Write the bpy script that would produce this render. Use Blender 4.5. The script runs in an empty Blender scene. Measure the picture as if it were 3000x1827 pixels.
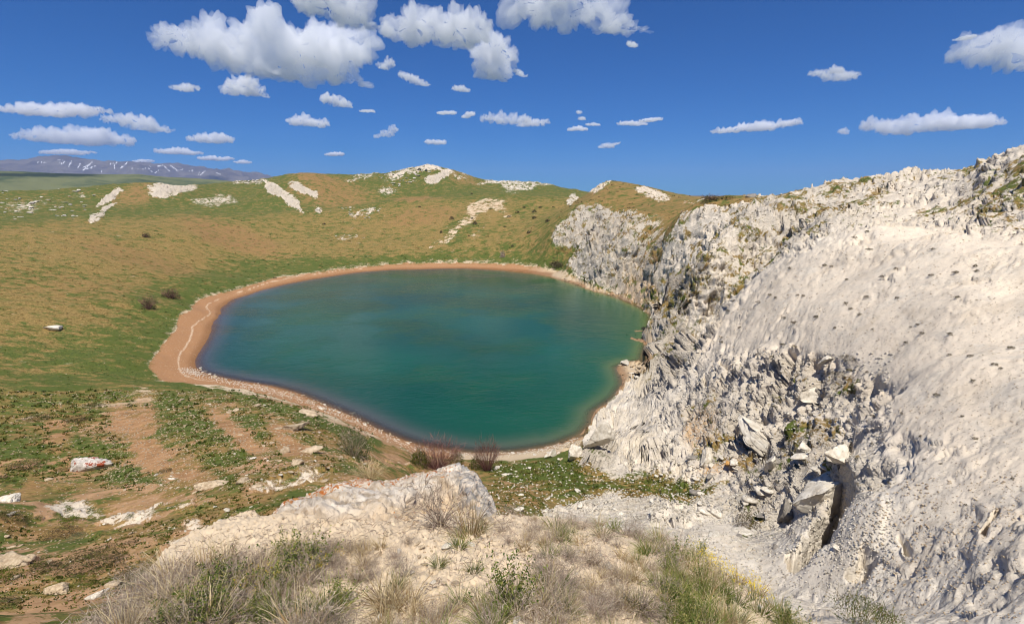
import bpy, math, random
import numpy as np
random.seed(7)
rng = np.random.default_rng(7)
scene = bpy.context.scene
COL = scene.collection
F32 = np.float32

# ------------------------------------------------------------------ viewpoint
EYE = 40.0                       # metres above the lake
FOC, CU, CV = 1232.0, 1232.0, 750.5
PITCH = math.atan((CV - 476.0) / FOC)
CP, SP = math.cos(PITCH), math.sin(PITCH)

def ray(u, v):
    """azimuth and fall per metre of level distance for a sight line"""
    a = (u - CU) / FOC; b = (v - CV) / FOC
    dx, dy, dz = a, CP - b * SP, -SP - b * CP
    h = np.hypot(dx, dy)
    return np.arctan2(dx, dy), -dz / h

def view_uv(x, y, z):
    dz = z - EYE
    f = y * CP - dz * SP
    d = -y * SP - dz * CP
    f = np.maximum(f, 1e-3)
    return CU + FOC * x / f, CV + FOC * d / f

# ------------------------------------------------------------------ noise
_perm = rng.permutation(256).astype(np.int32)
_perm = np.concatenate([_perm, _perm, _perm])
_g = rng.normal(size=(256, 3)); _g /= np.linalg.norm(_g, axis=1)[:, None]; _g = _g.astype(F32)

def perlin(x, y, z=0.0):
    x = np.asarray(x, F32); y = np.asarray(y, F32); z = np.broadcast_to(np.asarray(z, F32), x.shape)
    xi = np.floor(x).astype(np.int32); yi = np.floor(y).astype(np.int32); zi = np.floor(z).astype(np.int32)
    xf = x - xi; yf = y - yi; zf = z - zi
    xi &= 255; yi &= 255; zi &= 255
    u = xf * xf * xf * (xf * (xf * 6 - 15) + 10)
    v = yf * yf * yf * (yf * (yf * 6 - 15) + 10)
    w = zf * zf * zf * (zf * (zf * 6 - 15) + 10)
    r = 0
    for i in (0, 1):
        wx = u if i else 1 - u
        for j in (0, 1):
            wy = v if j else 1 - v
            pij = _perm[_perm[xi + i] + yi + j]
            for k in (0, 1):
                g = _g[_perm[pij + zi + k] & 255]
                r = r + wx * wy * (w if k else 1 - w) * (g[..., 0] * (xf - i) + g[..., 1] * (yf - j) + g[..., 2] * (zf - k))
    return r * 1.5

def fbm(x, y, z=0.0, n=4, gain=.5):
    a, s, f = 1.0, 0, 1.0
    for i in range(n):
        s = s + a * perlin(x * f + 17.3 * i, y * f + 5.1 * i, z * f + 3.7 * i)
        a *= gain; f *= 2.03
    return s

def smooth(e0, e1, x):
    t = np.clip((x - e0) / (e1 - e0), 0, 1)
    return t * t * (3 - 2 * t)

# ------------------------------------------------------------------ terrain control points
# (u, v, level distance): what stands on that sight line, and how far off
VIS = '''
-300 1501 20;-300 1200 45;-300 900 120;-300 700 210;-300 540 370;-300 470 700;
0 1501 21;0 1400 28;0 1300 40;0 1200 54;0 1100 70;0 1000 95;0 900 128;0 800 165;0 700 215;0 600 290;0 535 380;0 500 560;0 466 700;
150 1450 24;150 1250 43;150 1000 92;150 850 148;150 650 250;150 528 400;150 495 580;150 460 720;
300 1380 25;300 1250 38;300 1100 62;300 1000 85;300 930 108;300 860 140;300 780 175;300 700 220;300 620 285;300 560 350;300 518 420;300 480 620;350 442 660;240 452 780;520 447 880;410 452 720;
450 1350 24.5;450 1200 37;450 1050 63;450 970 86;450 740 200;450 650 285;450 570 350;450 515 440;450 475 640;450 456 760;
600 1290 22;600 1200 31;600 1100 47;600 1000 70;600 950 90;600 660 290;600 620 330;600 580 370;600 540 410;600 511 455;600 480 640;600 438 820;660 428 720;
650 1220 26;750 1180 29;750 1100 42;750 1030 58;750 985 76;
720 418 600;720 470 555;780 428 640;720 505 460;720 550 405;720 600 345;
800 1140 32;800 470 560;812 441 860;860 436 800;
900 1150 35.5;900 1130 41;900 1080 60;900 620 318;900 560 375;900 520 415;900 489 445;900 460 570;900 424 650;
1000 600 330;1000 560 370;1000 520 400;1000 480 440;1000 445 580;1033 402 620;1033 450 560;960 418 660;
1100 590 330;1100 540 365;1100 475 440;1100 450 560;1120 425 640;
1200 600 315;1200 550 350;1200 500 400;1200 465 450;1180 437 620;1260 437 620;1300 590 300;1300 530 345;1300 475 410;1340 452 600;
1250 1180 42;1400 1150 56;1600 1180 54;1750 1170 53;1600 1232 44;1750 1280 37;1800 1300 36.5;1900 1400 29.5;2000 1440 27;2100 1480 24.5;2464 1501 20;2750 1501 19;
1450 1185 50;1500 1215 46;1900 1300 35.5;
2200 1250 30;1950 1225 42;1830 1180 48;2030 1080 44;2050 1180 37;2090 1240 31;
2200 1100 36.6;2300 1350 26.5;2464 1250 28;2464 1000 39;2464 800 53;2464 600 70;2464 700 61;2464 1120 33;2464 1380 23.5;2300 1450 24;2700 1250 26;2700 900 40;2700 600 60;
2200 900 47.8;2200 800 58;2200 700 66;2100 600 84;2120 540 97;2300 563 82;2350 700 60;
1990 575 102;1900 615 106;1830 655 107;1740 745 104;1640 845 106;1600 880 107;1562 893 110;
1900 800 72;2000 700 78;2000 850 63;1800 900 72;1800 800 82;1700 950 76;1700 850 90;1600 1000 80;1500 1050 73;1450 1085 69;1700 1080 61;1900 1080 55;2000 950 57;2080 1000 49;1850 1000 61;1560 960 92;
1400 1095 67;1560 1120 62;1700 1135 57;
1940 560 130;1880 600 136;1850 640 143;1700 735 137;1640 800 136;1600 760 152;1600 700 152;1600 645 155;1580 820 137;
1700 600 143;1800 550 152;2000 500 158;2000 446 172;2300 421 160;2200 426 166;2100 434 170;1900 464 180;1830 476 198;2300 500 130;2400 520 110;2350 460 135;1950 540 140;1800 620 147;2200 500 140;
2464 560 96;2464 450 120;2464 354 142;2400 385 150;2330 405 158;2700 300 135;2700 450 105;
1640 515 200;1610 560 192;1580 600 197;1562 640 202;1560 700 194;1540 700 202;1750 490 235;1700 481 280;1790 470 330;
1450 600 240;1400 660 250;1385 610 268;1345 640 284;1330 592 288;1340 545 300;1390 500 315;1410 475 350;1455 437 355;1500 440 350;1550 450 342;1620 472 335;1500 520 272;1500 600 226;1480 680 222;1450 640 232;1540 560 230;1560 510 255;1420 560 262;
1350 500 380;
'''
# hidden ground: (u for the azimuth at the level of v, distance, height)
HID = '''
-300 8 32;-300 450 26;-300 900 20;0 8 32.5;0 450 26;0 900 22;150 7.5 32.5;150 500 27;150 950 20;300 7.5 32;300 14 28;300 510 27;300 950 22;450 500 27;
450 8.5 32;450 14 27.5;600 9.5 31.5;600 14 28;600 530 27;600 1000 25;900 8.5 32.5;900 13 29;900 22 25;720 1000 25;750 9 32.5;750 15 28.5;900 900 30;1033 950 30;1033 500 40;900 490 33;720 500 28;
1050 8.2 32.6;1050 16 28;1050 28 21;1050 42 13;1050 58 6;1150 8.2 32.8;1150 16 27;1150 30 20;1150 45 11;1150 60 5;1200 500 44;1200 900 30;
1250 8 33;1250 15 27;1250 30 19;1400 9 32;1400 18 25;1400 34 16;1400 45 10;1550 9.5 31;1550 18 25;1550 30 18.5;1700 9 31;1700 15 26.5;1700 24 21;
1850 8 32;1850 13 29;1850 18 26;2000 7 33.2;2000 12 30;2150 6.5 34;2150 10.5 31.5;2300 6 35;2300 10 32;2464 6 35.4;2464 10 32.0;2464 15 29.4;2700 6 35.8;2700 9 33.5;
2464 84 32.5;2300 94 33;2120 112 33;1990 116 30;1900 119 26;1830 122 20;1740 120 11;1640 118 4;
2464 200 40;2464 400 30;2464 900 25;2200 230 36;2000 260 32;2000 500 25;1900 260 34;1700 420 30;1700 900 25;1455 450 35;1600 450 32;1500 900 25;1340 800 30;2200 900 20;
3200 5 35;3200 10 33;3200 17 28.8;3200 30 29;3200 50 31.5;3200 80 36;3200 120 42;3200 200 40;4200 5 35;4200 10 32;4200 17 29;4200 30 29;4200 60 33;4200 120 40;-800 5 35;-800 20 27;-800 60 19;-1600 20 27;-1600 60 20;
900 7.2 34.4;1050 7.4 34.2;1150 7.4 33.8;1250 7.4 33.5;1400 7.6 33.0;430 6.6 34.0;300 6 34.8;
'''
NEAR = '''
-300 1.2 38.2;-300 3 37.2;-300 5 35;0 1.2 38.3;0 2.5 37.8;0 4.5 36;150 1.2 38.4;150 2.7 37.85;150 4.4 36.6;300 1.2 38.45;300 2.7 38;300 4.7 36.8;
450 1.2 38.5;450 2.6 38;450 5.2 36.3;600 1.2 38.5;600 2.6 37.95;600 5.4 36.55;750 2.6 37.95;750 5.2 36.75;900 1.2 38.5;900 2.1 38.1;900 4.4 37.1;900 6.0 35.5;
1050 2.1 38.1;1050 4.4 37.1;1050 6.1 35.6;1232 1.2 38.5;1232 2.1 38.12;1232 4.4 37.0;1232 6.0 35.6;1400 2.1 38.1;1400 4.4 36.9;1400 6.2 35.2;
1550 1.2 38.5;1550 2.3 38.0;1550 4.4 36.8;1550 6.2 35.1;1700 2.4 37.9;1700 4.4 36.75;1700 6.0 35.5;1850 1.2 38.45;1850 2.5 37.8;1850 4.3 36.6;1850 5.4 35.6;
2000 2.6 37.7;2000 4.0 36.65;2000 4.9 35.7;2150 1.2 38.4;2150 2.6 37.55;2150 3.7 36.7;2300 2.6 37.4;2300 3.7 36.5;2464 1.2 38.2;2464 2.4 37.3;2464 3.8 36.2;2700 1.2 38.2;2700 2.4 37.2;2700 4 36;
'''
SHORE = [(1000,648),(1060,646),(1120,645),(1200,650),(1290,660),(1345,672),(1400,690),(1450,705),(1500,722),(1545,742),(1567,757),(1568,790),(1556,830),
 (1545,868),(1510,872),(1486,884),(1495,905),(1500,925),(1480,955),(1430,990),(1422,1020),(1400,1045),(1340,1068),(1290,1080),(1230,1088),(1150,1090),
 (1080,1082),(1000,1068),(950,1050),(900,1027),(850,1002),(800,981),(750,960),(700,941),(640,926),(570,915),(520,905),(480,893),(467,875),(472,858),
 (490,830),(508,795),(515,772),(530,745),(560,720),(620,700),(680,685),(760,670),(860,655),(940,649)]
BEACH = [(450,915,1.6),(400,905,2.4),(370,882,3.0),(385,850,2.6),(415,815,2.4),(430,780,2.2),(470,738,2.2),(530,708,2),(600,690,1.8),(660,672,1.7),(760,657,1.5),(860,645,1.5),
 (960,637,1.5),(1100,636,1.5),(1200,638,1.5),(1290,645,1.5),(1340,656,1.5),(520,922,2.0),(640,943,2.2),(760,985,2.3),(850,1022,2.3),(920,1052,2.3),(990,1082,2.2),
 (1260,1102,1.6),(1350,1088,1.6),(1395,1072,1.6),(1528,900,.8),(1535,880,1.2),(1420,682,1.2),(1480,700,1.2),(1530,722,1.4),(1565,745,1.6)]

def to_ground(u, v, z):
    th, m = ray(u, v)
    return th, (EYE - z) / m

cps = []
for s in VIS.replace('\n', '').split(';'):
    if s.strip():
        u, v, r = map(float, s.split()); th, m = ray(u, v); cps.append((th, math.log(r), EYE - m * r))
for blk, vv in ((HID, 900.0), (NEAR, 1400.0)):
    for s in blk.replace('\n', '').split(';'):
        if s.strip():
            u, r, z = map(float, s.split())
            vv2 = vv if blk is NEAR else (1400.0 if r < 20 else 1000.0 if r < 90 else 650.0 if r < 200 else 500.0)
            th, m = ray(u, vv2); cps.append((th, math.log(r), z))
shore_xy = []
for u, v in SHORE:
    th, r = to_ground(u, v, 0.0); cps.append((th, math.log(r), 0.0)); shore_xy.append((r * math.sin(th), r * math.cos(th)))
for u, v, z in BEACH:
    th, r = to_ground(u, v, z); cps.append((th, math.log(r), z))
shore_xy = np.array(shore_xy)
# lake bed
cx, cy = shore_xy.mean(0)
for k in (.82, .55, .25):
    for (x, y) in shore_xy[::3]:
        px, py = cx + (x - cx) * k, cy + (y - cy) * k
        cps.append((math.atan2(px, py), math.log(math.hypot(px, py)), {.82: -3.2, .55: -9, .25: -13}[k]))
for th in np.linspace(-1.15, 1.15, 9):
    cps.append((th, math.log(1500), 20)); cps.append((th, math.log(.5), 38.6)); cps.append((th, math.log(2500), 15))
cps = np.array(cps, float)

def tps_fit(P, z, lam=2e-4):
    d2 = ((P[:, None] - P[None]) ** 2).sum(-1)
    K = np.where(d2 > 0, .5 * d2 * np.log(np.maximum(d2, 1e-12)), 0) + lam * np.eye(len(P))
    Q = np.c_[np.ones(len(P)), P]
    A = np.block([[K, Q], [Q.T, np.zeros((3, 3))]])
    return np.linalg.solve(A, np.r_[z, 0, 0, 0])

def tps_eval(P, w, X):
    out = np.empty(len(X))
    for i in range(0, len(X), 20000):
        x = X[i:i + 20000]
        d2 = ((x[:, None] - P[None]) ** 2).sum(-1)
        out[i:i + 20000] = (.5 * d2 * np.log(np.maximum(d2, 1e-12))) @ w[:len(P)] + w[len(P)] + x @ w[len(P) + 1:]
    return out

_P = cps[:, :2]
_w = tps_fit(_P, cps[:, 2])
TH0, TH1 = math.radians(-60), math.radians(60)
LR0, LR1 = math.log(.5), math.log(2000)
GT, GR = 420, 560
_gt = np.linspace(TH0, TH1, GT); _gr = np.linspace(LR0, LR1, GR)
_G = tps_eval(_P, _w, np.stack(np.meshgrid(_gt, _gr, indexing='ij'), -1).reshape(-1, 2)).reshape(GT, GR)

def in_poly(x, y, poly):
    poly = np.asarray(poly, float)
    x0, y0 = poly.min(0); x1, y1 = poly.max(0)
    res = np.zeros(x.shape, bool)
    sel = (x >= x0) & (x <= x1) & (y >= y0) & (y <= y1)
    xs, ys = x[sel], y[sel]
    r = np.zeros(xs.shape, bool)
    j = len(poly) - 1
    for i in range(len(poly)):
        xi, yi = poly[i]; xj, yj = poly[j]
        if yi != yj:
            r ^= ((yi > ys) != (yj > ys)) & (xs < (xj - xi) * (ys - yi) / (yj - yi) + xi)
        j = i
    res[sel] = r
    return res

# keep dry land above the water
_T, _R = np.meshgrid(_gt, np.exp(_gr), indexing='ij')
_gx, _gy = _R * np.sin(_T), _R * np.cos(_T)
_inlake = in_poly(_gx.ravel(), _gy.ravel(), shore_xy).reshape(_gx.shape)
_G = np.where(_inlake, np.minimum(_G, -0.02), np.maximum(_G, 0.12))
_G = np.where((_R < 40) | (_R > 340), np.maximum(_G, 2.0), _G)

def base_z(th, lr):
    fi = np.clip((th - TH0) / (TH1 - TH0) * (GT - 1), 0, GT - 1.001)
    fj = np.clip((lr - LR0) / (LR1 - LR0) * (GR - 1), 0, GR - 1.001)
    i = fi.astype(int); j = fj.astype(int); a = fi - i; b = fj - j
    return (_G[i, j] * (1 - a) + _G[i + 1, j] * a) * (1 - b) + (_G[i, j + 1] * (1 - a) + _G[i + 1, j + 1] * a) * b

# ------------------------------------------------------------------ terrain grid: rows follow slope length / distance
NT, NR = (1300, 1350)
import os
if os.environ.get('LOWRES'): NT, NR = 650, 700
th = np.linspace(TH0, TH1, NT)
lr_f = np.linspace(math.log(.6), math.log(1700), 3000)
Zf = base_z(th[:, None].repeat(3000, 1), lr_f[None].repeat(NT, 0))
Rf = np.exp(lr_f)[None]
dz = np.gradient(Zf, axis=1); dr = np.gradient(Rf, axis=1)
ds = np.sqrt((dr * .55) ** 2 + (dz * 1.5) ** 2) / np.sqrt(Rf ** 2 + (EYE - Zf) ** 2)
lake_f = (Zf < -.3); ds = np.where(lake_f, ds * .15, ds)
ds = np.where(Rf < 1.6, ds * .4, ds)
k = 41; ker = np.hanning(k); ker /= ker.sum()
for _ in range(2):
    pad = np.pad(ds, ((k // 2, k // 2), (0, 0)), mode='edge')
    ds = sum(pad[i:i + NT] * ker[i] for i in range(k))
S = np.cumsum(ds, axis=1); S = (S - S[:, :1]) / (S[:, -1:] - S[:, :1])
LR = np.empty((NT, NR))
for i in range(NT):
    LR[i] = np.interp(np.linspace(0, 1, NR), S[i], lr_f)
THg = th[:, None].repeat(NR, 1)
Z = base_z(THg, LR)
R = np.exp(LR)
X = (R * np.sin(THg)); Y = (R * np.cos(THg))
Umap, Vmap = view_uv(X, Y, Z)
P0 = (X.copy(), Y.copy(), Z.copy())

# ------------------------------------------------------------------ what the ground is made of
rock = np.zeros(X.shape, F32); green = np.zeros(X.shape, F32); bare = np.zeros(X.shape, F32)
beach = np.zeros(X.shape, F32); warm = np.zeros(X.shape, F32); crag = np.zeros(X.shape, F32); wet = np.zeros(X.shape, F32)
fsc = np.maximum(R, 4) / FOC                      # metres per sight pixel
_jn = [fbm(X / fsc.clip(.02) * 0 + Umap / 42, Vmap / 30, R * .004, 4), fbm(Umap / 42 + 40, Vmap / 30 + 9, R * .004, 4)]
Uj, Vj = Umap + 9 * _jn[0], Vmap + 7 * _jn[1]
far = R > 11

def blur(a, k):
    k = int(k)
    for ax in (0, 1):
        c = np.cumsum(np.pad(a, [(k + 1, k) if x == ax else (0, 0) for x in (0, 1)], mode='edge'), axis=ax, dtype=np.float64)
        n_ = a.shape[ax]; sl = lambda s0: tuple(slice(s0, s0 + n_) if x == ax else slice(None) for x in (0, 1))
        a = ((c[sl(2 * k + 1)] - c[sl(0)]) / (2 * k + 1)).astype(F32)
    return a

class Soft(np.ndarray): pass
def area(poly, rmin=11, rmax=1e9, jit=1.0, soft=0):
    m = in_poly(Umap + jit * 9 * _jn[0], Vmap + jit * 7 * _jn[1], poly)
    m = m & (R > rmin) & (R < rmax)
    return blur(m.astype(F32), soft * NT / 1300) if soft else m

def spot(u, v, a, b, ang=0, rmin=11, rmax=1e9, edge=.35):
    """soft oval patch; returns 0..1"""
    c, s = math.cos(math.radians(ang)), math.sin(math.radians(ang))
    du, dv = Uj - u, Vj - v
    p = (du * c - dv * s) / a; q = (du * s + dv * c) / b
    d = np.sqrt(p * p + q * q)
    return smooth(1 + edge, 1 - edge, d).astype(F32) * ((R > rmin) & (R < rmax))

def put(arr, m, val, w=1.0):
    m = np.asarray(m, F32) * w
    arr += (val - arr) * m

# bowl and plain: green share by place
big = fbm(X / 60, Y / 60, 3.0, 4)
mid = fbm(X / 14, Y / 14, 8.0, 4)
hgt = Z
green[:] = .34 + .22 * big + .12 * mid
# lusher near the water, and on the flat above the rim
g_low = smooth(11, 2.0, Z) * (R > 60)
green += .5 * g_low
put(green, area([(-400,900),(-400,1010),(0,1000),(150,980),(300,940),(370,890),(360,840),(300,800),(200,830),(100,860),(0,880)], soft=22), .72, .8)
put(green, area([(250,700),(460,690),(430,740),(400,800),(350,800),(330,880),(260,930),(120,960),(200,860),(280,780)], soft=22), .78, .75)
put(green, area([(640,660),(760,630),(900,620),(1100,615),(1330,610),(1380,600),(1400,600),(1345,650),(1200,640),(960,640),(760,665),(560,700),(500,700)], soft=14), .84, .8)
put(green, area([(-400,520),(0,515),(300,505),(700,485),(900,470),(1180,455),(1350,440),(1380,460),(1350,480),(1180,490),(1050,480),(900,500),(740,515),(600,517),(400,522),(200,528),(0,545),(-400,550)], soft=9), .76, .9)
# hills behind the rim
hz = (R > 470)
put(green, blur((hz & (Umap < 1420)).astype(F32), 10), .76, .9)
put(warm, spot(800, 470, 95, 34, -8, 480, edge=.7), .7); put(green, spot(800, 470, 95, 34, -8, 480, edge=.7), .26, .9)
put(warm, spot(335, 470, 62, 24, 8, 480, edge=.7), .7); put(green, spot(335, 470, 62, 24, 8, 480, edge=.7), .24, .9)
put(warm, spot(1000, 478, 60, 6, 2, 400), .8); put(green, spot(1000, 478, 60, 6, 2, 400), .2, .8)
put(warm, spot(760, 430, 55, 12, -10, 480), .8); put(green, spot(760, 430, 55, 12, -10, 480), .2, .8)
put(green, spot(1110, 425, 50, 12, -20, 480), .35, .8)
put(warm, spot(1120, 430, 50, 10, -20, 480), .5)
# dry and reddish parts of the bowl
put(warm, spot(560, 570, 130, 28, -18, 150, 470), .75); put(warm, spot(330, 620, 150, 24, -14, 150, 470), .45); put(warm, spot(1010, 520, 90, 22, 8, 150, 470), .6)
put(warm, spot(180, 690, 260, 30, -4, 100, 300), .3)
put(green, spot(560, 575, 140, 30, -16, 150, 470), .1, .7); put(green, spot(250, 610, 260, 34, -8, 150, 470), .16, .7); put(green, spot(1000, 525, 110, 30, 8, 150, 470), .14, .7)
put(green, spot(900, 600, 180, 18, 2, 150, 470), .22, .6); put(green, spot(120, 760, 200, 40, 0, 80, 300), .25, .5)
put(green, spot(1290, 520, 70, 30, -10, 200, 470), .55, .7); put(green, spot(1100, 555, 40, 30, 30, 200, 470), .75, .7)
# scree on the far slope
for (u, v, a, b, an, w) in [(1165,497,48,17,12,.9),(1120,530,45,12,38,.75),(1085,560,42,8,38,.65),(1060,585,34,6,30,.6),(1150,560,40,5,32,.4),(1210,510,25,10,-20,.5)]:
    put(bare, spot(u, v, a, b, an, 200, 470), .62, w); put(warm, spot(u, v, a, b, an, 200, 470), .35, w)
# slope below the viewpoint, left: earth with stripes of grass
low = area([(-400,1010),(0,1010),(120,985),(250,945),(380,930),(640,945),(760,990),(1000,1085),(1210,1105),(1320,1110),(1320,1400),(900,1501),(-400,1700)], 11, 95, 1.5, soft=12)
put(green, low, .46, .9); put(bare, low, .42, .95); put(warm, low, .55, .95)
put(green, area([(-400,1010),(0,1010),(240,965),(262,1000),(290,1060),(310,1110),(250,1125),(120,1110),(0,1120),(-400,1150)], 11, 120, 1.6, soft=14), .74, .8)
put(bare, area([(-400,1010),(0,1010),(240,965),(262,1000),(290,1060),(310,1110),(250,1125),(120,1110),(0,1120),(-400,1150)], 11, 120, 1.6, soft=14), .22, .8)
for pl in ([(310,965),(345,960),(350,990),(330,1000)], [(365,960),(430,950),(470,990),(560,1010),(620,1070),(615,1110),(540,1080),(470,1065),(420,1060),(375,1040),(362,1000)],
           [(420,945),(560,935),(700,960),(820,1010),(800,1030),(690,1000),(560,965)], [(560,990),(620,985),(660,1040),(640,1060),(600,1030)],
           [(350,1085),(420,1090),(440,1130),(380,1120)], [(470,1070),(560,1090),(600,1110),(580,1130),(500,1110)], [(500,1130),(560,1140),(590,1190),(540,1180)],
           [(640,960),(700,975),(820,1020),(940,1060),(900,1090),(780,1040),(700,1010)], [(600,1230),(650,1240),(655,1270),(590,1260)],
           [(700,1010),(740,1020),(760,1060),(720,1050)], [(800,1110),(860,1120),(850,1140),(790,1130)], [(240,1120),(340,1130),(360,1160),(280,1170)]):
    m = area(pl, 11, 110, 1.3, soft=9); put(green, m, .85, .9); put(bare, m, .12, .9)
for pl in ([(255,970),(285,968),(320,1010),(360,1060),(420,1100),(520,1150),(480,1170),(400,1140),(330,1110),(300,1050)], [(325,930),(345,930),(362,1000),(370,1050),(350,1060),(335,1000)],
           [(108,1000),(135,990),(155,1060),(175,1130),(150,1130),(125,1060)], [(500,990),(540,990),(600,1050),(640,1100),(620,1110),(560,1060)], [(640,1000),(700,1040),(740,1100),(700,1100),(650,1040)]):
    m = area(pl, 11, 110, 1.3, soft=8); put(green, m, .15, .9); put(bare, m, .85, .9); put(warm, m, .75, .9)
# pale ledges that crop out of the earth
for (u, v, a, b, an, w) in [(190,1225,75,22,-6,.95),(290,1255,70,18,10,.8),(400,1222,90,16,12,.75),(470,1260,40,12,8,.7),(430,1300,55,12,8,.8),(235,1285,60,10,-6,.7),(60,1255,60,14,4,.5),
                            (690,1150,60,24,16,.8),(760,1135,50,14,14,.7),(640,1165,50,12,10,.7),(860,1115,60,8,-10,.5),(960,1120,60,8,-12,.5),(1060,1118,60,8,0,.5),(560,1235,22,8,10,.5)]:
    s = spot(u, v, a, b, an, 11, 75, .7) * w
    rock += (1 - rock) * s * .62; crag = np.maximum(crag, s * .5).astype(F32)
# track along the shore
put(bare, area([(480,905),(560,930),(700,958),(850,1010),(1000,1085),(990,1095),(840,1030),(690,972),(560,942),(450,918)], 60, 130, .6), .9, .7)

# white rock hillside
main = area([(1572,765),(1562,700),(1592,640),(1600,590),(1640,512),(1700,497),(1760,492),(1830,489),(1890,470),(2000,440),(2100,425),(2250,418),(2300,400),(2464,330),(2900,290),(2900,2200),(2464,2200),
    (2420,1700),(2200,1700),(1500,1700),(1400,1501),(1300,1230),(1430,1200),(1420,1190),(1395,1120),(1385,1050),(1425,1020),(1432,988),(1500,922),(1480,885),(1510,868),(1548,840)], 11, 240, .5)
main |= (R > 11) & (R < 240) & (THg > math.atan2(1.0, .95))
put(rock, main, .97); put(crag, main, 1.0, .5)
cl = area([(1322,592),(1325,560),(1350,535),(1385,495),(1430,485),(1500,500),(1560,520),(1600,560),(1590,640),(1562,700),(1562,745),(1500,722),(1420,690),(1356,652),(1370,622),(1402,600),(1350,600)], 180, 330, .8)
cls = blur(cl.astype(F32), 5)
put(rock, cls, .66); put(crag, cls, .8)
put(rock, spot(1560, 540, 60, 24, -40, 150, 330), .35, .8)
put(rock, area([(1500,640),(1560,620),(1600,640),(1590,690),(1570,745),(1520,725),(1480,700)], 150, 330), .62, .9); put(warm, area([(1480,640),(1560,600),(1600,640),(1590,690),(1570,745),(1520,725),(1470,700)], 150, 330), 1.0, .9)
put(warm, spot(1470, 560, 60, 30, 20, 200, 330), .5, .8)
hb = area([(1400,470),(1440,432),(1520,432),(1640,470),(1700,470),(1900,440),(1850,500),(1700,500),(1640,520),(1600,590),(1575,640),(1540,600),(1560,530),(1480,500),(1420,490),(1385,495)], 170, 420, .6, soft=7)
put(rock, hb, .22, .9); put(green, hb, .38, .9); put(warm, hb, .55, .9)
for (u, v, a, b, an, w) in [(1443,447,32,12,32,.95),(1570,468,46,13,-16,1),(1375,482,16,9,40,.95),(1540,545,40,10,10,.6),(1240,447,60,9,-8,.85),(1290,441,40,9,-10,.8),(1232,460,26,6,-10,.6),(1700,484,60,4,3,.7),(1820,475,40,6,0,.9)]:
    s = spot(u, v, a, b, an, 200, 720, .3) * w; put(rock, s, .6); put(crag, s, .4)
# ledges on the hills behind
for (u, v, a, b, an, w) in [(262,478,40,9,36,1.2),(250,509,46,7,32,1.1),(420,462,66,12,8,1.2),(390,452,44,10,6,.9),(668,462,34,14,-35,1.3),(695,480,46,13,-38,1.15),(733,460,40,10,-32,1.25),(500,490,50,8,0,.7),(540,482,40,9,-10,.6),
                            (600,438,50,5,0,.7),(1053,428,34,11,32,1.25),(1000,412,60,10,12,.75),(1030,404,30,4,0,.7),(950,428,34,9,20,.65),(935,458,26,10,0,.75),(870,430,50,6,10,.7),(1090,416,46,4,-20,.7),
                            (1180,437,50,5,0,.7),(878,512,48,11,12,.7),(838,575,38,8,6,.6),(860,548,30,5,0,.4),(767,508,10,6,0,.9),(640,450,30,7,10,.4),(110,490,110,24,0,.42),(40,500,60,20,0,.4),(190,466,40,6,0,.5)]:
    s = spot(u, v, a, b, an, 330, 900, .5) * w; put(warm, s, .45); rock += (.8 - rock) * np.minimum(s * .85, 1); crag = np.maximum(crag, s * .6).astype(F32)
# grassy hollows in the white rock
mead = area([(1190,1128),(1260,1118),(1330,1110),(1400,1128),(1480,1142),(1600,1135),(1700,1142),(1765,1160),(1755,1188),(1640,1218),(1560,1200),(1420,1185),(1330,1172),(1240,1160)], 30, 85, 1.1, soft=7)
put(rock, mead, .06, .95); put(green, mead, 1.0, .95); put(crag, mead, .15); put(bare, mead, .1)
for (pl, rk, gr, r0, r1) in [([(1848,650),(1860,610),(1900,575),(1960,555),(1985,545),(1970,570),(1930,600),(1900,640)], .05, .8, 118, 160), ([(1590,870),(1640,800),(1700,755),(1720,740),(1712,752),(1660,815),(1610,870)], .25, .7, 112, 160),
                             ([(2080,540),(2130,528),(2240,545),(2330,575),(2300,570),(2200,552),(2110,548)], .3, .45, 60, 130), ([(1900,1110),(1960,1085),(2030,1060),(2035,1090),(1980,1130),(1950,1105)], .1, .9, 30, 60),
                             ([(1740,1080),(1790,1060),(1830,1110),(1840,1150),(1790,1150)], .4, .7, 35, 70), ([(1890,1020),(1990,1040),(2000,1075),(1940,1090),(1900,1060)], .5, .6, 35, 70),
                             ([(1980,1140),(2030,1110),(2040,1150),(2000,1170)], .3, .8, 25, 60), ([(1680,1020),(1720,940),(1740,990),(1730,1060)], .55, .5, 40, 90),
                             ([(2090,900),(2110,880),(2125,960),(2100,1010),(2080,1010)], .5, .45, 30, 60), ([(1960,880),(2060,860),(2080,880),(1990,920)], .5, .5, 40, 70),
                             ([(1770,870),(1830,900),(1870,920),(1800,915)], .6, .4, 50, 90), ([(1640,700),(1700,680),(1760,620),(1700,700),(1650,760)], .5, .4, 125, 160),
                             ([(1800,1180),(1850,1170),(1840,1240),(1800,1300),(1780,1290)], .45, .5, 30, 60), ([(2350,490),(2400,470),(2430,540),(2464,600),(2400,590)], .45, .4, 90, 170)]:
    m = area(pl, r0, r1, .9, soft=6); put(rock, m, rk, .95); put(green, m, gr, .95); put(warm, m, .3)
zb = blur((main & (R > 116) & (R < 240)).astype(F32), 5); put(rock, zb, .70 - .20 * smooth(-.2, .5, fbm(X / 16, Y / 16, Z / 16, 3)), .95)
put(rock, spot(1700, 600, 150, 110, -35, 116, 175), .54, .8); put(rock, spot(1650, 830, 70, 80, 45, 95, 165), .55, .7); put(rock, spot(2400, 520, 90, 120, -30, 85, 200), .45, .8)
put(rock, spot(1560, 560, 60, 60, 0, 150, 330), .5, .7); put(rock, spot(1900, 490, 120, 26, -12, 140, 240), .52, .7)
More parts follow.
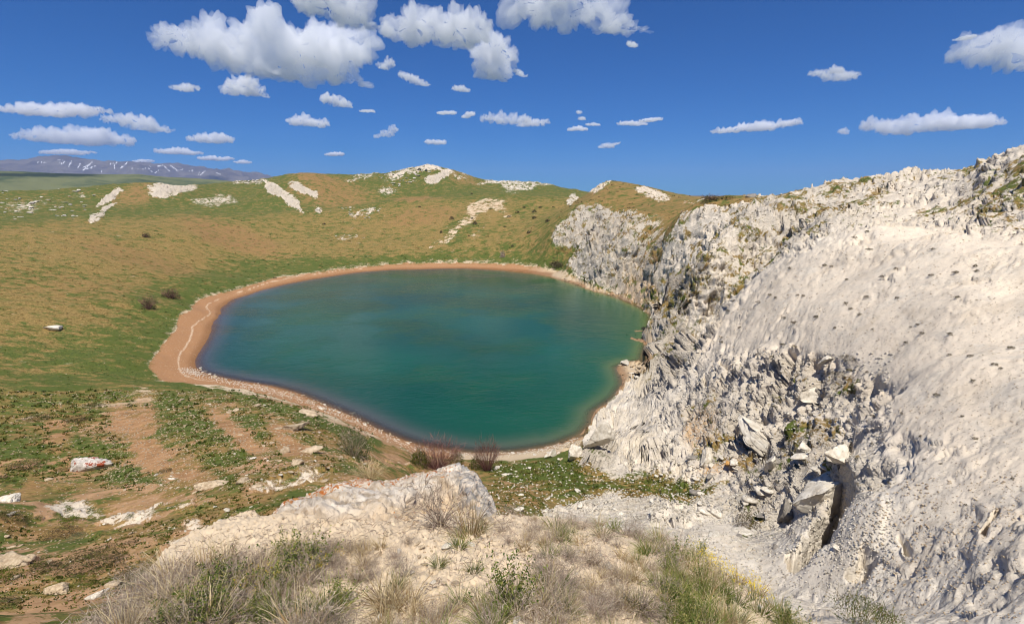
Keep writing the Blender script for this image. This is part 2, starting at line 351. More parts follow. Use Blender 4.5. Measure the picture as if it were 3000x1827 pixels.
put(rock, spot(1850, 1010, 260, 150, 20, 28, 85), .72, .8); put(rock, spot(1980, 900, 110, 40, -5, 35, 80), .48, .8); put(rock, spot(1700, 1060, 50, 90, 20, 35, 80), .5, .8); put(rock, spot(1960, 1060, 90, 60, 20, 30, 80), .5, .7)
zg = np.clip(rock, 0, 1) < .85; put(green, zg & main, .42, .8); put(warm, zg & main, .25, .5)      # next: overhung face, its shade painted as darker rock
grey = spot(1650, 650, 60, 40, 40, 120, 165)
# pale tan skin of the smooth dome
dome = area([(1640,850),(1740,745),(1830,660),(1990,585),(2120,548),(2300,570),(2700,600),(2900,700),(2900,1500),(2464,1300),(2250,1150),(2130,1010),(2090,880),(1900,850),(1780,860)], 14, 115, 1.5, soft=12)
put(warm, dome, .75, .9); put(crag, dome, .09, .95); put(rock, dome, 1.1, .9)
sm = spot(2280, 820, 420, 210, -12, 20, 110, .5); put(crag, sm, .05, .95); put(warm, sm, .6, .6)
sm = spot(1850, 1330, 200, 50, -25, 14, 60, .4); put(crag, sm, .1, .9)
sm = spot(2200, 640, 260, 50, -8, 40, 100, .5); put(crag, sm, .12, .9)
sm = spot(2250, 500, 160, 40, -8, 110, 170, .5); put(crag, sm, .3, .9); put(warm, sm, .3, .8)
for (u, v, a, b, an, w, r0, r1) in [(1620,870,90,60,45,1,90,125),(1700,820,60,40,45,.9,95,120),(1950,920,160,60,-10,.8,45,75),(1750,1020,140,80,-40,.75,45,85),(1900,1120,120,70,20,1,30,60),(1600,680,50,80,20,1,130,165),
                                    (1600,820,60,70,30,1,120,165),(1420,1080,50,60,20,1,60,80),(1830,1250,60,70,30,1,28,60),(2080,1240,110,60,50,.35,20,40),(2330,1400,300,190,-30,.3,9,32),(2270,1150,260,90,30,.14,20,50),(2050,1150,60,60,0,.9,25,50),(1850,520,200,50,-10,.7,130,175)]:
    put(crag, spot(u, v, a, b, an, r0, r1, .5), w, .9)
ochre = np.maximum(spot(1690, 1030, 50, 40, 60, 45, 80), np.maximum(spot(1745, 1125, 60, 14, 10, 35, 70), spot(1540, 700, 40, 40, 0, 150, 250)))
# beach
u_, v_ = zip(*SHORE)
bp = np.array([(u, v) for u, v in SHORE]); 
out = [(355,882),(385,840),(425,790),(430,760),(480,722),(530,704),(600,688),(660,670),(760,655),(860,642),(960,634),(1100,632),(1200,634),(1290,641),(1345,652),(1420,684),(1500,712),(1572,752),(1570,900),(1535,905),(1440,990),(1395,1070),(1330,1098),(1230,1106),(1100,1106),(990,1088),(850,1028),(740,984),(640,948),(520,924),(440,922),(385,912)]
bm = area(out, 55, 320, .45) & (Z < 3.4) & (Z > -20)
put(beach, bm, 1.0); put(beach, in_poly(X, Y, shore_xy) & (R > 60), 1.0); rock[bm & (THg < .1)] = 0; put(rock, bm, .0, .7); put(green, bm, 0.0); put(warm, bm, .8)
east = smooth(1150, 1420, Umap); put(warm, bm * east, .1, .95)
sh = smooth(1060, 1120, Umap) * (Vmap > 900); put(warm, bm * sh, .12, .9)
wet = smooth(.75, .1, Z) * bm
wet = np.where(Z < .1, 1.0, wet).astype(F32)
line = smooth(.10, .02, np.abs(Z - 1.2 - .12 * fbm(X / 9, Y / 9))) * (Umap < 1000) * bm * (R < 300)
# trodden earth at the feet of the viewer
nearm = R <= 11
put(bare, nearm & (Z > 30), 1.0); put(warm, nearm, .12); put(green, nearm, .05); put(rock, nearm, .1)
put(rock, smooth(.1, .5, perlin(X / .9 + 3, Y / .9)) * nearm, .4, .6)

# ------------------------------------------------------------------ relief
def worley(x, y, z, seed=0):
    x = x.astype(F32); y = y.astype(F32); z = z.astype(F32)
    bx = np.floor(x - .5).astype(np.int32); by = np.floor(y - .5).astype(np.int32); bz = np.floor(z - .5).astype(np.int32)
    f1 = np.full(x.shape, 9., F32); f2 = f1.copy(); hid = np.zeros(x.shape, np.int32); tl = np.zeros(x.shape, F32)
    for i in (0, 1):
        for j in (0, 1):
            for k in (0, 1):
                h = _perm[_perm[_perm[(bx + i + seed) & 255] + ((by + j) & 255)] + ((bz + k) & 255)]
                jx = _perm[h] / 255.; jy = _perm[h + 31] / 255.; jz = _perm[h + 77] / 255.
                ax, ay, az = x - (bx + i + .1 + .8 * jx), y - (by + j + .1 + .8 * jy), z - (bz + k + .1 + .8 * jz)
                d = ax * ax + ay * ay + az * az; g = _g[_perm[h + 11] & 255]
                c = d < f1
                f2 = np.where(c, f1, np.minimum(f2, d)); f1 = np.where(c, d, f1); hid = np.where(c, h, hid); tl = np.where(c, g[..., 0] * ax + g[..., 1] * ay + g[..., 2] * az, tl)
    worley.tilt = tl
    return np.sqrt(f1), np.sqrt(f2), _perm[hid + 5] / 255.
def ridged(s, k):
    return 1 - 2 * np.abs(perlin(X / s + k, Y / s + 2 * k, Z / s - k))
gz = np.gradient(Z, axis=1) / np.maximum(np.gradient(R, axis=1), 1e-3)
gt = np.gradient(Z, axis=0) / np.maximum(R * (th[1] - th[0]), 1e-3)
sn, cs = np.sin(THg), np.cos(THg)
nx = -gz * sn - gt * cs; ny = -gz * cs + gt * sn; nl = np.sqrt(nx * nx + ny * ny + 1)
nx /= nl; ny /= nl; nz = 1 / nl
scl = np.clip(R / 70, .22, 1.25)
cr = crag * (R > 11) * (.55 + .75 * smooth(-.35, .45, fbm(X / 11, Y / 11, Z / 11, 3)))
lc = np.clip(smooth(-.5, 1.5, Z) + .25, 0, 1)
warp = fbm(X / 9, Y / 9, Z / 9, 3)
D = np.zeros(X.shape)
for s, a, k in ((13, 1.3, 1), (6.5, .7, 2), (3.1, .22, 3), (1.6, .12, 4), (.8, .08, 5), (.4, .05, 6)):
    res = smooth(1.2, 3.0, s * np.clip(R / 55, .3, 2.2) / (R * .0017))
    D += a * (np.maximum(ridged(s, k), -.5) - .25) * res * cr * scl
sub = (cr > .04) & (lc > 0)
xs, ys, zs = X[sub], Y[sub], Z[sub]; cs_, ss_ = cr[sub] , scl[sub]; rs_ = R[sub]
wq = .6 * fbm(xs / 3.5, ys / 3.5, zs / 3.5, 3)
e1 = xs * .80 + ys * .36 + zs * .48; e2 = -xs * .45 + ys * .89; e3 = -xs * .43 - ys * .2 + zs * .88
modw = .35 + .9 * smooth(-.3, .5, fbm(xs / 6 + 9, ys / 6, zs / 6, 2))
Ds = np.zeros(xs.shape)
for s, a, k in ((7.5, 1.5, 3), (3.2, .8, 11), (1.35, .34, 23), (.6, .16, 41)):
    f1, f2, hh_ = worley(e1 / s / 2.1 + wq, e2 / s + wq, e3 / s * 1.2 + wq, k)
    res = smooth(1.5, 3.5, s / (rs_ * .0017))
    Ds += a * ((hh_ - .5) * .55 + 1.5 * worley.tilt - .6 * smooth(.14, .0, f2 - f1)) * res * modw * np.minimum(cs_ * 1.15, 1) * np.minimum(ss_, 1.1)
D[sub] += Ds
strat = (X * -.30 + Y * .52 + Z * .80)
for s, a in ((3.4, .7), (1.3, .36), (.55, .09)):
    s2 = s
    t = strat / s2 + (2.2 / s2 + .6) * warp + .8 * perlin(X / (s * 3), Y / (s * 3), Z / (s * 3))
    fr = t - np.floor(t)
    res = smooth(1.5, 4.0, s2 / (R * .0017))
    D += a * (np.where(fr < .16, fr / .16, (1 - fr) / .84) - .5) * (.4 + .8 * smooth(-.3, .4, warp)) * res * cr * scl * 1.3
e1 = X * .80 + Y * .36 + Z * .48; e2 = -X * .45 + Y * .89; e3 = -X * .43 - Y * .2 + Z * .88
for s, a in ((2.8, .9), (1.3, .6), (.6, .34), (.28, .18)):
    a = a * (smooth(22, 42, R) if s < .5 else 1)
    res = smooth(1.3, 3.0, s / (R * .0017)) * smooth(.02, .25, cr)
    D -= a * smooth(.2, .46, perlin(e1 / s / 2 + 31 * s + 1.1 * warp, e2 / s + 1.7 * warp, e3 / s * .8 + e1 / s * .23 + 2.3 * warp)) * res * np.minimum(cr * 1.6, 1) * np.minimum(scl, 1)
dm_ = dome * (R < 130)
D += dm_ * (.5 * fbm(X / 15 + 3, Y / 15, 2.0, 3) + .06 * fbm(e1 / 4, e2 / 2.6, e3 / 2.6, 4) + .035 * fbm(X / .7, Y / .7, Z / .7, 3))
D += smooth(480, 560, R) * (3.2 * fbm(X / 75, Y / 75, 6.0, 4) + 1.0 * (1 - 2 * np.abs(perlin(X / 24, Y / 24, 2.0)))) * smooth(1500, 1380, Umap)
D += smooth(120, 200, R) * smooth(500, 400, R) * smooth(2.5, 8, Z) * (1 - rock) * .8 * fbm(X / 32, Y / 32, 9.0, 4)
rg_ = blur(in_poly(Uj, Vj, [(2040,1150),(2150,1180),(2140,1300),(2010,1390),(1905,1400),(1980,1300),(2030,1235)]).astype(F32) * ((R > 14) & (R < 50)), 6); D *= 1 - .72 * rg_
fl = spot(1850, 1335, 190, 62, -25, 13, 60, .3); D *= (1 - .88 * fl)
# gentle swell everywhere else
D += .25 * fbm(X / 7, Y / 7, 1.0, 3) * (R > 40) * (1 - crag) * lc
D += .07 * fbm(X / 1.3, Y / 1.3, 1.0, 4) * (R > 11) * (R < 150) * lc
D += (.05 * fbm(X / .7, Y / .7, 5.0, 5) - .03 * np.abs(perlin(X / .22, Y / .22, 3.0)) + .022 * fbm(X / .06, Y / .06, 2.0, 3, .7)) * (R <= 11)
D += rock * .35 * ridged(2.2, 9) * (R > 330) * crag * 3
D *= lc
Xd = X + nx * D; Yd = Y + ny * D; Zd = Z + nz * D
# sideways pull makes undercuts in the crags
wv = .8 * cr * scl * lc
Xd += wv * perlin(X / 4 + 50, Y / 4, Z / 4); Yd += wv * perlin(X / 4, Y / 4 + 50, Z / 4); Zd += .5 * wv * perlin(X / 3, Y / 3, Z / 3 + 50)
# dark gully beside the pale block, and clefts in the cliffs
def cleft(pts, width, depth, r0, r1):
    global Zd
    best = np.full(X.shape, 1e9)
    for (u0, v0), (u1, v1) in zip(pts, pts[1:]):
        du, dv = u1 - u0, v1 - v0; L = du * du + dv * dv
        t = np.clip(((Uj - u0) * du + (Vj - v0) * dv) / L, 0, 1)
        best = np.minimum(best, np.hypot(Uj - u0 - t * du, Vj - v0 - t * dv))
    Zd = Zd - depth * smooth(width, width * .6, best) * ((R > r0) & (R < r1))
Zd += .3 * blur(in_poly(Uj, Vj, [(2050,1165),(2130,1190),(2120,1290),(2010,1370),(1925,1385),(1990,1300),(2035,1235)]).astype(F32) * ((R > 16) & (R < 48)), 3)
cleft([(2045,1150),(2020,1200),(1990,1260),(1955,1310),(1915,1350)], 24, 3.6, 16, 50)
cleft([(1770,1020),(1800,1060),(1840,1090)], 17, 4.5, 35, 70); cleft([(2400,1230),(2380,1290)], 9, 1, 12, 40); cleft([(2100,1340),(2080,1385)], 14, 1.2, 12, 40); cleft([(2160,1290),(2190,1330)], 9, .8, 12, 40)
cleft([(2050,1385),(2080,1345),(2080,1330)], 16, 1.0, 14, 30)
cleft([(2060,1050),(2030,1110),(1990,1130)], 14, 2.0, 25, 50)
cleft([(1610,860),(1640,835),(1700,790),(1740,750)], 9, 5.0, 95, 125)
cleft([(1597,650),(1592,700),(1584,740)], 12, 9.0, 140, 178); cleft([(1545,850),(1560,880)], 14, 6, 100, 160)
cleft([(1668,640),(1690,600),(1700,590)], 12, 6.0, 125, 170)
cleft([(1500,1080),(1520,1130)], 8, 1.5, 50, 80)
cleft([(1740,870),(1760,890)], 8, 1.5, 50, 90); cleft([(1700,905),(1720,940)], 6, 1.5, 50, 90)
cleft([(1400,1075),(1420,1040)], 12, 2.5, 60, 85)
Zd = Zd - .62 * blur(((R > 4.35) & (R < 7.5) & in_poly(Umap, Vmap, [(640,1340),(640,1100),(1170,1080),(1205,1180),(1205,1310),(1080,1240),(960,1270),(860,1310)])).astype(F32), 10)
Zd = np.where((Z > .15) & (R > 20), np.maximum(Zd, .06), Zd)

# ------------------------------------------------------------------ materials
def srgb(r, g, b):
    f = lambda c: c / 12.92 if c <= .04045 else ((c + .055) / 1.055) ** 2.4
    return (f(r / 255), f(g / 255), f(b / 255), 1)

class NT_:
    """small helper for node trees"""
    def __init__(s, name):
        s.m = bpy.data.materials.new(name); s.m.use_nodes = True
        s.t = s.m.node_tree; s.t.nodes.clear()
        s.o = s.t.nodes.new('ShaderNodeOutputMaterial')
    def n(s, typ, **kw):
        nd = s.t.nodes.new(typ)
        for k_, v_ in kw.items():
            if k_.startswith('i_'):
                nd.inputs[k_[2:].replace('_', ' ')].default_value = v_
            else: setattr(nd, k_, v_)
        return nd
    def l(s, a, b): s.t.links.new(a, b)
    def put(s, sock, v):
        if hasattr(v, 'links') or isinstance(v, bpy.types.NodeSocket): s.l(v, sock)
        else: sock.default_value = v
    def math(s, op, a, b=0.0, clamp=False):
        nd = s.n('ShaderNodeMath', operation=op, use_clamp=clamp); s.put(nd.inputs[0], a); s.put(nd.inputs[1], b); return nd.outputs[0]
    def mix(s, f, a, b):
        nd = s.n('ShaderNodeMix', data_type='RGBA'); s.put(nd.inputs[0], f); s.put(nd.inputs[6], a); s.put(nd.inputs[7], b); return nd.outputs[2]
    def noise(s, vec, scale, detail=4, rough=.55, dist=0.0):
        nd = s.n('ShaderNodeTexNoise'); s.l(vec, nd.inputs['Vector']); nd.inputs['Scale'].default_value = scale
        nd.inputs['Detail'].default_value = detail; nd.inputs['Roughness'].default_value = rough; nd.inputs['Distortion'].default_value = dist
        return nd.outputs['Fac']
    def voro(s, vec, scale, feature='F1', rnd=1.0):
        nd = s.n('ShaderNodeTexVoronoi', feature=feature); s.l(vec, nd.inputs['Vector']); nd.inputs['Scale'].default_value = scale; nd.inputs['Randomness'].default_value = rnd
        return nd
    def step(s, x, a, b):
        nd = s.n('ShaderNodeMapRange', interpolation_type='SMOOTHSTEP'); s.put(nd.inputs['Value'], x); s.put(nd.inputs['From Min'], a); s.put(nd.inputs['From Max'], b); return nd.outputs['Result']
    def attr(s, name):
        return s.n('ShaderNodeAttribute', attribute_name=name)

def terrain_material(name):
    M = NT_(name)
    geo = M.n('ShaderNodeNewGeometry'); pos = geo.outputs['Position']
    A = M.attr('cover'); B = M.attr('extra')
    sa = M.n('ShaderNodeSeparateColor'); M.l(A.outputs['Color'], sa.inputs[0])
    sb = M.n('ShaderNodeSeparateColor'); M.l(B.outputs['Color'], sb.inputs[0])
    rk, gr, ba = sa.outputs; wa, be, we = sb.outputs
    D2 = M.attr('more'); sc_ = M.n('ShaderNodeSeparateColor'); M.l(D2.outputs['Color'], sc_.inputs[0]); ln, gy, oc = sc_.outputs
    # stretched coordinates for thatch-like grass clumps
    mp = M.n('ShaderNodeMapping'); M.l(pos, mp.inputs['Vector']); mp.inputs['Scale'].default_value = (.62, 1.0, 1.0)
    n_big = M.noise(mp.outputs[0], .12, 5, .6)
    n_clump = M.noise(mp.outputs[0], .75, 7, .72, .6)
    n_fine = M.noise(mp.outputs[0], 3.2, 5, .7, .4)
    n_tiny = M.noise(pos, 14, 4, .7)
    n_all = M.math('MULTIPLY', M.math('SUBTRACT', M.noise(mp.outputs[0], .3, 12, .8, .5), .5), 5.2)
    n_all2 = M.math('MULTIPLY', M.math('SUBTRACT', M.noise(pos, .23, 11, .8, .3), .5), 5.0)
    # grass cover
    dry = M.mix(M.step(n_fine, .32, .68), srgb(100, 84, 42), srgb(166, 138, 84))
    dry = M.mix(M.math('MULTIPLY', wa, M.step(n_clump, .35, .6)), dry, srgb(146, 108, 72))
    grn = M.mix(M.step(n_fine, .3, .7), srgb(54, 68, 27), srgb(104, 112, 50))
    grn = M.mix(M.step(n_big, .4, .62), grn, srgb(82, 92, 38))
    gsum = M.math('ADD', gr, n_all)
    gf = M.step(gsum, .2, .8)
    grass = M.mix(gf, dry, grn)
    # bare earth
    earth = M.mix(M.step(n_clump, .35, .65), srgb(142, 106, 70), srgb(178, 138, 98))
    pale = M.mix(n_fine, srgb(190, 168, 138), srgb(224, 204, 174))
    earth = M.mix(M.step(wa, .2, .6), pale, earth)
    earth = M.mix(M.step(n_tiny, .60, .74), earth, srgb(206, 188, 160))
    esum = M.math('ADD', ba, M.math('MULTIPLY', n_all2, .7))
    col = M.mix(M.step(esum, .42, .6), grass, earth)
    # beach
    sand = M.mix(n_fine, srgb(150, 110, 74), srgb(178, 134, 94))
    sand = M.mix(M.step(wa, .6, .2), sand, M.mix(n_fine, srgb(176, 154, 124), srgb(204, 184, 154)))
    sand = M.mix(M.math('MULTIPLY', we, .75), sand, srgb(126, 88, 54))
    peb = M.step(M.noise(pos, 2.6, 5, .75), .58, .66)
    sand = M.mix(M.math('MULTIPLY', peb, .6), sand, srgb(208, 190, 162))
    sand = M.mix(M.math('MULTIPLY', ln, M.step(n_fine, .4, .55)), sand, srgb(214, 190, 160))
    col = M.mix(M.step(M.math('ADD', be, M.math('MULTIPLY', n_all2, .55)), .3, .62), col, sand)
    # white rock
    r_a = M.noise(pos, .35, 8, .7, .5); r_b = M.noise(pos, 2.2, 6, .72, .8)
    rc = M.mix(M.step(r_b, .3, .7), srgb(180, 170, 155), srgb(220, 208, 189))
    rc = M.mix(M.step(r_a, .42, .66), rc, srgb(231, 220, 202))
    rc = M.mix(M.math('MULTIPLY', wa, M.step(r_a, .30, .6)), rc, srgb(222, 200, 170))
    rc = M.mix(M.math('MULTIPLY', M.step(A.outputs['Alpha'], .45, .1), .3), rc, srgb(224, 212, 192))
    rc = M.mix(M.math('MULTIPLY', M.step(n_all2, .1, .5), .35), rc, srgb(190, 172, 146))
    rc = M.mix(M.math('MULTIPLY', oc, M.step(r_b, .42, .56)), rc, srgb(196, 152, 98))
    rc = M.mix(M.math('MULTIPLY', M.step(A.outputs['Alpha'], .2, .9), .5), rc, srgb(176, 166, 150))
    rc = M.mix(M.math('MULTIPLY', gy, M.step(r_b, .35, .6)), rc, srgb(132, 122, 108))  # shade of the overhung face, put into the rock colour
    wpn = M.n('ShaderNodeTexNoise'); M.l(pos, wpn.inputs['Vector']); wpn.inputs['Scale'].default_value = .6; wpn.inputs['Detail'].default_value = 5
    wv_ = M.n('ShaderNodeVectorMath', operation='MULTIPLY_ADD'); M.l(wpn.outputs['Color'], wv_.inputs[0]); wv_.inputs[1].default_value = (2.2, 2.2, 2.2); M.l(pos, wv_.inputs[2])
    ms_ = M.n('ShaderNodeMapping'); M.l(wv_.outputs[0], ms_.inputs['Vector']); ms_.inputs['Rotation'].default_value = (.5, -.5, .45); ms_.inputs['Scale'].default_value = (.45, 1.0, 1.3)
    v1 = M.voro(ms_.outputs[0], .75, 'DISTANCE_TO_EDGE').outputs['Distance']; v2 = M.voro(ms_.outputs[0], 2.1, 'DISTANCE_TO_EDGE').outputs['Distance']; v3 = M.voro(ms_.outputs[0], 1.6, 'F1').outputs['Distance']
    crk = M.math('ADD', M.math('MULTIPLY', M.step(v1, 0, .16), .5), M.math('MULTIPLY', M.step(v2, 0, .2), .22))
    rc = M.mix(M.math('MULTIPLY', M.step(M.noise(pos, 5.5, 3, .6), .60, .68), .55), rc, srgb(112, 102, 88))
    rc = M.mix(M.math('MULTIPLY', M.step(M.noise(pos, 11, 5, .85), .36, .62), .16), rc, srgb(178, 163, 140))
    # scrub lodged between the stones
    rsum = M.math('ADD', rk, M.math('MULTIPLY', n_all2, M.math('ADD', .25, M.math('MULTIPLY', A.outputs['Alpha'], .6))))
    rf = M.step(rsum, .44, .58)
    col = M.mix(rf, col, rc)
    # bump
    cam = M.n('ShaderNodeCameraData')
    bh = M.math('ADD', M.math('MULTIPLY', n_fine, .2), M.math('ADD', M.math('MULTIPLY', n_tiny, .07), M.math('MULTIPLY', M.noise(pos, 55, 4, .7), .022)))
    rb = M.math('ADD', M.math('MULTIPLY', r_b, .35), M.math('MULTIPLY', r_a, .9))
    rb = M.math('ADD', rb, M.math('MULTIPLY', M.noise(pos, 9, 5, .7, .5), .1))
    rb = M.math('ADD', rb, M.math('MULTIPLY', crk, M.math('ADD', .12, A.outputs['Alpha'])))
    rb = M.math('SUBTRACT', rb, M.math('MULTIPLY', v3, .5))
    hh = M.n('ShaderNodeMix', data_type='FLOAT'); M.put(hh.inputs[0], rf); M.put(hh.inputs[2], bh); M.put(hh.inputs[3], rb)
    bmp = M.n('ShaderNodeBump'); M.l(M.math('ADD', .1, M.math('MULTIPLY', A.outputs['Alpha'], .55)), bmp.inputs['Strength']); bmp.inputs['Distance'].default_value = 1.0
    M.l(hh.outputs[0], bmp.inputs['Height'])
    bs = M.n('ShaderNodeBsdfPrincipled'); M.l(col, bs.inputs['Base Color']); M.l(bmp.outputs[0], bs.inputs['Normal'])
    bs.inputs['Roughness'].default_value = .95; bs.inputs['Specular IOR Level'].default_value = .15
    M.l(bs.outputs[0], M.o.inputs[0])
    return M.m

mat_ground = terrain_material('earth_grass_and_rock')

def mesh_from_arrays(name, co, quads, mat, attrs=None, smooth_=True, sides=4):
    me = bpy.data.meshes.new(name)
    n, f = len(co), len(quads)
    me.vertices.add(n); me.vertices.foreach_set('co', np.ascontiguousarray(co, F32).ravel())
    me.loops.add(f * sides); me.loops.foreach_set('vertex_index', np.ascontiguousarray(quads, np.int32).ravel())
    me.polygons.add(f); me.polygons.foreach_set('loop_start', np.arange(0, f * sides, sides, dtype=np.int32))
    try: me.polygons.foreach_set('loop_total', np.full(f, sides, np.int32))
    except Exception: pass
    me.update(calc_edges=True)
    if smooth_: me.polygons.foreach_set('use_smooth', np.ones(f, bool))
    for nm, arr in (attrs or {}).items():
        a = me.color_attributes.new(nm, 'FLOAT_COLOR', 'POINT'); a.data.foreach_set('color', np.ascontiguousarray(arr, F32).ravel())
    me.materials.append(mat)
    return me

def link(name, me, kind=None, label=None, cat=None, group=None, loc=None, parent=None):
    o = bpy.data.objects.new(name, me); COL.objects.link(o)
    if kind: o['kind'] = kind
    if label: o['label'] = label
    if cat: o['category'] = cat
    if group: o['group'] = group
    if loc is not None: o.location = loc
    if parent: o.parent = parent
    return o

co = np.stack([Xd, Yd, Zd], -1).reshape(-1, 3)
one = np.ones(X.size)
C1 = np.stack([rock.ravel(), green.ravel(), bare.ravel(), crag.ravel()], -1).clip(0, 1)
C2 = np.stack([warm.ravel(), blur(beach, 5).ravel(), wet.ravel(), one], -1).clip(0, 1)
C3 = np.stack([line.ravel(), grey.ravel(), ochre.ravel(), one], -1).clip(0, 1)
I, J = np.meshgrid(np.arange(NT - 1), np.arange(NR - 1), indexing='ij')
v00 = (I * NR + J).ravel()
quads = np.stack([v00, v00 + NR, v00 + NR + 1, v00 + 1], -1)      # wound so that normals point up
# four pieces: near ground, beach with lake bed, white hillside, far hills
fi, fj = I.ravel(), J.ravel()
lab = np.zeros(len(quads), int)
fr_ = R[fi, fj]; lab[fr_ > 470] = 3
lab[(rock[fi, fj] > .5) & (main | cl)[fi, fj] & (fr_ < 470)] = 2
lab[(main & ~bm)[fi, fj]] = 2
lab[(beach[fi, fj] > .5)] = 1
for k_, nm in enumerate(('ground', 'beach', 'rock_slope', 'hills')):
    q = quads[lab == k_]
    if not len(q): continue
    used, inv = np.unique(q.ravel(), return_inverse=True)
    me = mesh_from_arrays(nm, co[used], inv.reshape(-1, 4), mat_ground, {'cover': C1[used], 'extra': C2[used], 'more': C3[used]})
    link(nm, me, kind='structure')

# ------------------------------------------------------------------ finding the spot a sight line meets
_mcol = (EYE - Zd) / np.hypot(Xd, Yd)
def hit(u, v, rmin=0.0, rmax=1e9):
    t, m = ray(u, v)
    i = int(round(float((t - TH0) / (TH1 - TH0) * (NT - 1))))
    if not 0 <= i < NT: return None
    ok = np.nonzero((_mcol[i] <= m) & (R[i] > rmin) & (R[i] < rmax))[0]
    if not len(ok): return None
    j = ok[0]
    return Xd[i, j], Yd[i, j], Zd[i, j], R[i, j]
def floor_z(x, y):
    t = math.atan2(x, y); i = int(round((t - TH0) / (TH1 - TH0) * (NT - 1))); i = min(max(i, 0), NT - 1)
    j = int(np.searchsorted(LR[i], math.log(max(math.hypot(x, y), .61)))); j = min(j, NR - 1)
    return float(Zd[i, j])

# ------------------------------------------------------------------ lake
wx = np.arange(shore_xy[:, 0].min() - 8, shore_xy[:, 0].max() + 8, 1.0); wy = np.arange(shore_xy[:, 1].min() - 6, shore_xy[:, 1].max() + 8, 1.0)
WX, WY = np.meshgrid(wx, wy, indexing='ij')
wt = np.arctan2(WX, WY); wr = np.hypot(WX, WY)
bed = base_z(wt, np.log(wr))
# distance to the bank
dd = np.full(WX.shape, 1e9)
for a_, b_ in zip(shore_xy, np.roll(shore_xy, -1, 0)):
    d_ = b_ - a_; L_ = (d_ ** 2).sum(); t_ = np.clip(((WX - a_[0]) * d_[0] + (WY - a_[1]) * d_[1]) / L_, 0, 1)
    dd = np.minimum(dd, np.hypot(WX - a_[0] - t_ * d_[0], WY - a_[1] - t_ * d_[1]))
ins = in_poly(WX.ravel(), WY.ravel(), shore_xy).reshape(WX.shape)
dd = np.where(ins, dd, 0)
keep = in_poly(WX.ravel(), WY.ravel(), shore_xy).reshape(WX.shape) | True
nxw, nyw = len(wx), len(wy)
I2, J2 = np.meshgrid(np.arange(nxw - 1), np.arange(nyw - 1), indexing='ij')
b0 = (I2 * nyw + J2).ravel()
q = np.stack([b0, b0 + nyw, b0 + nyw + 1, b0 + 1], -1)
near_bank = np.full(WX.shape, False)
U_, V_ = view_uv(WX, WY, WX * 0)
dfull = np.full(WX.shape, 1e9)
for a_, b_ in zip(shore_xy, np.roll(shore_xy, -1, 0)):
    d_ = b_ - a_; L_ = (d_ ** 2).sum(); t_ = np.clip(((WX - a_[0]) * d_[0] + (WY - a_[1]) * d_[1]) / L_, 0, 1)
    dfull = np.minimum(dfull, np.hypot(WX - a_[0] - t_ * d_[0], WY - a_[1] - t_ * d_[1]))
okv = ins | (dfull < 5)
q = q[okv.ravel()[q].all(1)]
eastw = smooth(-25, 35, WX) 
shal = np.exp(-dd / np.where(eastw > .5, 4.5, 5.5))
A_ = np.stack([np.clip(dd / 60, 0, 1).ravel(), eastw.ravel(), shal.ravel(), np.ones(WX.size)], -1)
W = NT_('lake_water')
geo = W.n('ShaderNodeNewGeometry'); pos = geo.outputs['Position']
at = W.attr('depth'); sp = W.n('ShaderNodeSeparateColor'); W.l(at.outputs['Color'], sp.inputs[0]); dist_, est_, sh_ = sp.outputs
big_ = W.noise(pos, .022, 3, .5)
body = W.mix(W.step(big_, .35, .65), srgb(8, 68, 49), srgb(18, 81, 59))
side = W.mix(est_, srgb(76, 80, 80), srgb(84, 104, 58))
body = W.mix(W.step(dist_, .38, .05), body, W.mix(est_, srgb(22, 70, 58), srgb(26, 82, 52)))
body = W.mix(W.step(sh_, .22, .75), body, side)
dif = W.n('ShaderNodeBsdfDiffuse'); W.l(body, dif.inputs['Color'])
clr = W.n('ShaderNodeBsdfTransparent'); clr.inputs['Color'].default_value = (.78, .80, .72, 1)
mx = W.n('ShaderNodeMixShader'); W.l(W.math('MULTIPLY', W.step(sh_, .55, 1.0), .9), mx.inputs[0]); W.l(dif.outputs[0], mx.inputs[1]); W.l(clr.outputs[0], mx.inputs[2])
gl = W.n('ShaderNodeBsdfGlossy'); gl.inputs['Roughness'].default_value = .12
mpw = W.n('ShaderNodeMapping'); W.l(pos, mpw.inputs['Vector']); mpw.inputs['Scale'].default_value = (.6, 1.0, 1); mpw.inputs['Rotation'].default_value = (0, 0, .35)
rip = W.math('ADD', W.noise(mpw.outputs[0], 1.1, 5, .7, .3), W.math('MULTIPLY', W.noise(mpw.outputs[0], .3, 3, .6, .3), 1.5))
patch = W.step(W.noise(pos, .035, 3, .55), .42, .62)
bw = W.n('ShaderNodeBump'); bw.inputs['Distance'].default_value = .2; W.l(W.math('ADD', W.math('MULTIPLY', patch, .5), .25), bw.inputs['Strength']); W.l(rip, bw.inputs['Height'])
W.l(bw.outputs[0], gl.inputs['Normal'])
fr = W.n('ShaderNodeFresnel'); fr.inputs['IOR'].default_value = 1.33; W.l(bw.outputs[0], fr.inputs['Normal'])
m2 = W.n('ShaderNodeMixShader'); W.l(fr.outputs[0], m2.inputs[0]); W.l(mx.outputs[0], m2.inputs[1]); W.l(gl.outputs[0], m2.inputs[2])
W.l(m2.outputs[0], W.o.inputs[0])
me = mesh_from_arrays('water', np.stack([WX, WY, WX * 0], -1).reshape(-1, 3), q, W.m, {'depth': A_})
link('water', me, kind='structure')

